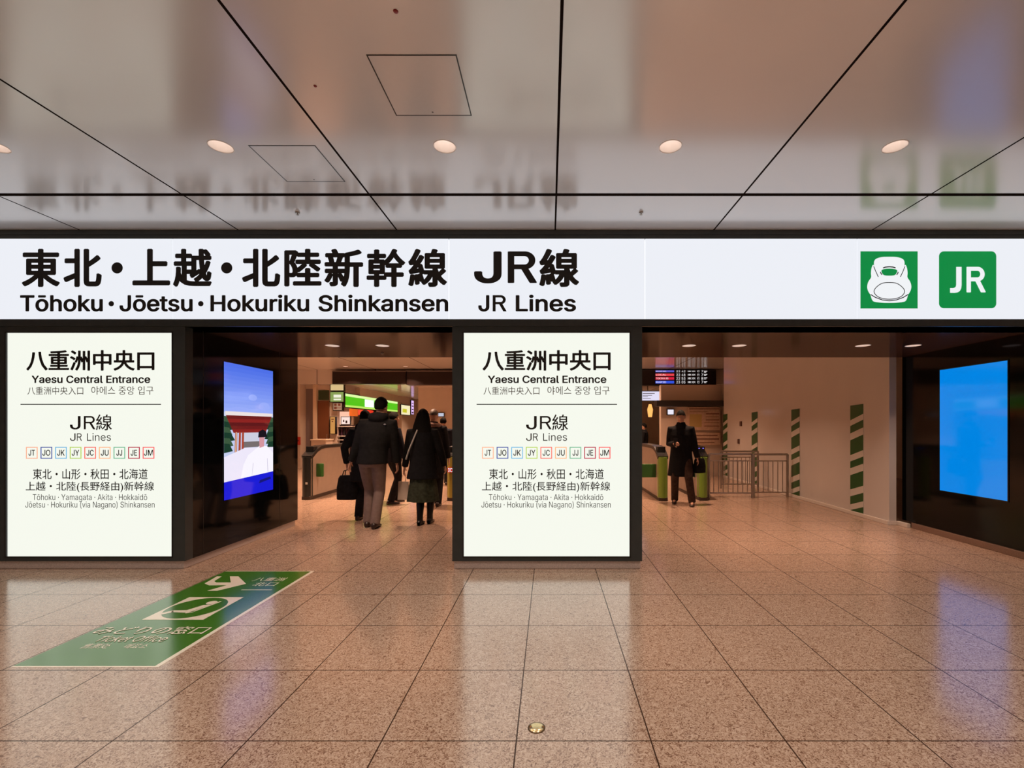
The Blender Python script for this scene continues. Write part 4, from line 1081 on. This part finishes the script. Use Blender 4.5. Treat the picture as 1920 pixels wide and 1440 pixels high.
    secs += [(*T(0, 0, 1.06), .19*s, .140*s), (*T(0, 0, 1.28), .215*s*sw, .148*s), (*T(0, -.01, 1.40), .205*s*sw, .125*s), (*T(0, -.01, 1.455), .13*s, .10*s), (*T(0, 0, 1.50), .082*s, .082*s), (*T(0, .005, 1.535), .078*s, .080*s)]
    co.loft(secs, 26)
    for q in (-1, 1):
        sh, el, w = arms[q]
        co.tube([sh + Vector((-q*.08*s, 0, -.02*s)), sh + Vector((0, 0, -.005*s)), sh.lerp(el, .5), el, el.lerp(w, .5), el.lerp(w, 0.97)], [.085*s, .080*s*sw, .070*s*sw, .062*s, .056*s, .048*s], 16)
    if cfg.get('hood'):
        co.ell(T(0, -.085, 1.485), (.125*s, .075*s, .075*s), 18, 10)
        co.tube([T(-.085, .06, 1.47), T(-.10, -.04, 1.51), T(0, -.11, 1.52), T(.10, -.04, 1.51), T(.085, .06, 1.47)], .038*s, 10)
    obj('coat' if hem < .8 else 'jacket', remeshed(co, max(vox, .010), 6), m, t, local=True)
    # hair
    style = cfg.get('hair', 'short')
    hm = cfg.get('hairmat', M_HAIR)
    rr = (.083*s, .104*s, .112*s)
    hb_ = bmesh.new(); bmesh.ops.create_uvsphere(hb_, u_segments=36, v_segments=24, radius=1.0)
    rnd = random.Random(3)
    dead = []
    for v in hb_.verts:
        x, y, z = v.co
        edge = -0.55 + 0.95 * max(0, y) + (0.25 if abs(x) > 0.75 and y > -.3 else 0)
        if style == 'thin': edge += 0.45
        if z < edge: dead.append(v)
        k = 1 + rnd.uniform(-.03, .04)
        v.co = Vector((x*rr[0]*k, y*rr[1]*k, z*rr[2]*k))
    bmesh.ops.delete(hb_, geom=dead, context='VERTS')
    for v in hb_.verts: v.co = Hd(0, -.003, .016) + R3 @ v.co
    hmb = MB().addbm(hb_, True)
    if style == 'long':
        R_ = []
        for z, rx, ry, yo in ((.06, .086, .088, -.01), (0, .100, .095, -.020), (-.06, .115, .092, -.038), (-.13, .132, .080, -.060), (-.21, .146, .068, -.080), (-.29, .140, .055, -.092), (-.37, .105, .038, -.098)):
            R_.append([hc + Vector((rx*s*math.cos(a)*(1 + .03*math.sin(11*a)), yo*s + ry*s*math.sin(a)*(0.45 if math.sin(a) > 0 else 1.0), z*s)) for a in [2*math.pi*k/36 for k in range(36)]])
        hmb.rings(R_, True)
    obj('hair', hmb, hm, t, local=True)
    return t, dict(J=J, T=T, arms=arms, legs=legs, s=s)

CB = cloth('black jacket cloth', (0.010, 0.010, 0.010)); CB2 = cloth('black coat cloth', (0.008, 0.008, 0.009)); CN = cloth('dark navy suit cloth', (0.012, 0.012, 0.018))
CT = cloth('taupe trouser cloth', (0.20, 0.145, 0.125), 0.08); CSK = cloth('dark green skirt cloth', (0.035, 0.042, 0.026), 0.35); CDK = cloth('black trouser cloth', (0.012, 0.010, 0.010))

def px_at(px, Y): return ((px - VX) * Y / F, Y, 0)
p1, k1 = person(px_at(698, 6.45), 0.03, 1.80, 'person seen from behind in black jacket and taupe trousers, tallest of the walkers',
    dict(legs=CT, legw=0.98, coat=(CB, 0.86, 0.21, 1.12), hood=True, handL=(-0.30, 0.02, .86), handR=(0.31, 0.08, .82), footL=(-0.075, 0.05, 0), footR=(0.055, -.06, 0), turn=-0.25, leanx=0.16))
obj('shoulder_patch', MB().ell(k1['T'](.13, -.125, 1.39), (.018, .004, .012), 8, 6), mat('grey patch', (0.2, 0.2, 0.22), 0.6), p1, local=True)
p2, k2 = person(px_at(684, 7.0), 0.0, 1.64, 'person in black coat hidden behind the tallest walker, carrying a dark bag',
    dict(legs=CDK, coat=(CB2, 0.62, 0.24, 1.1), hood=True, handL=(-0.28, -0.02, .90), handR=(0.26, 0.05, .82), curl={-1: 1.1}, footL=(-0.08, -.05, 0), footR=(0.10, .12, 0)))
p3, k3 = person(px_at(737, 8.46), -0.75, 1.66, 'person with short hair in dark suit, face turned right, ahead of the tallest walker',
    dict(legs=CDK, coat=(CN, 0.80, 0.20), handR=(0.27, 0.10, .84), footL=(-0.08, 0.10, 0), footR=(0.09, -.10, 0)))
p4, k4 = person(px_at(793, 6.65), 0.0, 1.645, 'person with long black hair in black coat and dark green skirt, walking away',
    dict(skirt=(CSK, 0.36, 0.235), coat=(CB2, 0.70, 0.25, 0.95), hair='long', boots=True, shoe=M_BOOT, handL=(-0.30, 0.06, .84), handR=(0.30, 0.12, .88), footL=(-0.035, -.04, 0), footR=(0.085, .08, 0)))
obj('bag_strap', MB().tube([k4['T'](-.05, -.12, 1.44), k4['T'](-.10, -.155, 1.30), k4['T'](-.17, -.15, 1.13), k4['T'](-.225, -.10, 1.0)], .013, 8), mat('pale strap', (0.42, 0.40, 0.36), 0.6), p4, local=True)
CGR = cloth('brown grey coat cloth', (0.05, 0.035, 0.03))
p5, k5 = person(px_at(813, 8.2), 0.0, 1.70, 'person with thinning hair and pale scarf behind the long haired walker',
    dict(legs=CDK, coat=(CB2, 0.60, 0.23), hair='thin', hairmat=mat('thin brown hair', (0.06, 0.035, 0.025), 0.6), footL=(-.09, .05, 0), footR=(.09, -.05, 0)), 0.009)
obj('scarf', MB().tube([k5['T'](-.10, .05, 1.47), k5['T'](-.09, -.06, 1.475), k5['T'](0, -.105, 1.47), k5['T'](.10, -.06, 1.46), k5['T'](.13, .04, 1.43)], .045, 10), cloth('dusty pink scarf', (0.20, 0.12, 0.10)), p5, local=True)
p6, k6 = person(px_at(831, 11.2), 0.1, 1.62, 'person with dark hair farthest ahead, partly behind the middle pier',
    dict(legs=CDK, coat=(CN, 0.58, 0.23), footL=(-.09, .08, 0), footR=(.09, -.06, 0)), 0.010)
p7, k7 = person(px_at(1277, 8.45), math.pi - 0.35, 1.69, 'person in knee length black coat walking through the right gate looking at a phone',
    dict(legs=cloth('brown trouser cloth', (0.05, 0.03, 0.022)), coat=(CB2, 0.52, 0.25), handR=(0.10, 0.24, 1.13), handL=(-0.30, 0.05, .84), curl={1: 0.7}, footL=(-0.21, .17, 0), footR=(0.12, -.04, 0), nod=-0.3, lean=0.04), 0.008)
p8, k8 = person(px_at(1208, 15.0), 1.2, 1.50, 'small distant person in black behind the gates right of the middle pier',
    dict(legs=CDK, coat=(CB2, 0.6, 0.24)), 0.011)

# phone in the hand of the person in the right gate
def world_of(t, v):
    return Matrix.Translation(t.location) @ Matrix.Rotation(t.rotation_euler.z, 4, 'Z') @ v
w = world_of(p7, k7['arms'][1][2] + Vector((-.03, .075, .015)))
ph = thing('smartphone', w, 'dark phone held by the person in the right gate', 'phone', None, math.pi)
M_PH = mat('dark phone body', (0.02, 0.02, 0.022), 0.2)
obj('case', MB().bbox(-.036, .036, -.004, .004, -.05, .09, .003, 2), M_PH, ph, local=True)
obj('screen', MB().box(-.033, .033, -.0046, -.0038, -.046, .086), glow('phone screen', 90, 90, 100, 0.5), ph, local=True)
# shoulder bag of that person, rests at the hip
def handbag(name, loc, wx, dy, hz, color, label, cat, handle_h, m=None, rz=0.0):
    t = thing(name, loc, label, cat, None, rz)
    n = 24; R_ = []
    for z, f in ((-hz, .94), (-hz*.96, 1.0), (-hz*.5, 1.0), (-hz*.12, .86), (0, .70)):
        R_.append([Vector((wx*f*(abs(math.cos(a))**.6)*math.copysign(1, math.cos(a)), dy*f*(abs(math.sin(a))**.8)*math.copysign(1, math.sin(a)), z)) for a in [2*math.pi*k/n for k in range(n)]])
    obj('bag_body', MB().rings(R_, True), m or cloth(name + ' cloth', color), t, local=True)
    for sgn in (-1, 1):
        obj('handle', MB().tube([(-wx*.4, sgn*dy*.5, -.01), (-wx*.3, sgn*dy*.3, handle_h*.8), (0, 0, handle_h), (wx*.3, sgn*dy*.3, handle_h*.8), (wx*.4, sgn*dy*.5, -.01)], .008, 8), M_BOOT, t, local=True)
    return t
w = world_of(p2, k2['arms'][-1][2]); dl = (k2['arms'][-1][2] - k2['arms'][-1][1]).normalized()
hand_c = world_of(p2, k2['arms'][-1][2] + dl * .10)
handbag('travel_bag', hand_c - Vector((0, 0, .085)), .155, .10, .36, (0.010, 0.010, 0.012), 'large dark bag carried low in the hidden walker\'s left hand', 'bag', .085)
w = world_of(p7, k7['T'](-.33, -.02, 0.86))
handbag('shoulder_bag', w, .12, .07, .26, (0.010, 0.009, 0.009), 'black bag at the hip of the person in the right gate', 'bag', .10, rz=0.5)
hand_c = world_of(p4, k4['arms'][-1][2] + (k4['arms'][-1][2] - k4['arms'][-1][1]).normalized() * .10)
t = thing('paper_bag', hand_c - Vector((0, 0, .11)), 'pale paper shopping bag hanging from the long haired walker\'s left hand', 'bag')
obj('bag_body', MB().rings([[Vector((sx*(.075 if z < -.01 else .07), sy*(.04 if z < -.01 else .012), z)) for sx, sy in ((-1, -1), (1, -1), (1, 1), (-1, 1))] for z in (-.26, -.01, 0)], True, False), mat('pale paper', (0.50, 0.42, 0.34), 0.7), t, local=True)
for sgn in (-1, 1): obj('handle', MB().tube([(-.03, sgn*.01, 0), (-.02, 0, .09), (.02, 0, .09), (.03, sgn*.01, 0)], .003, 6), mat('cord', (0.4, 0.33, 0.25), 0.7), t, local=True)
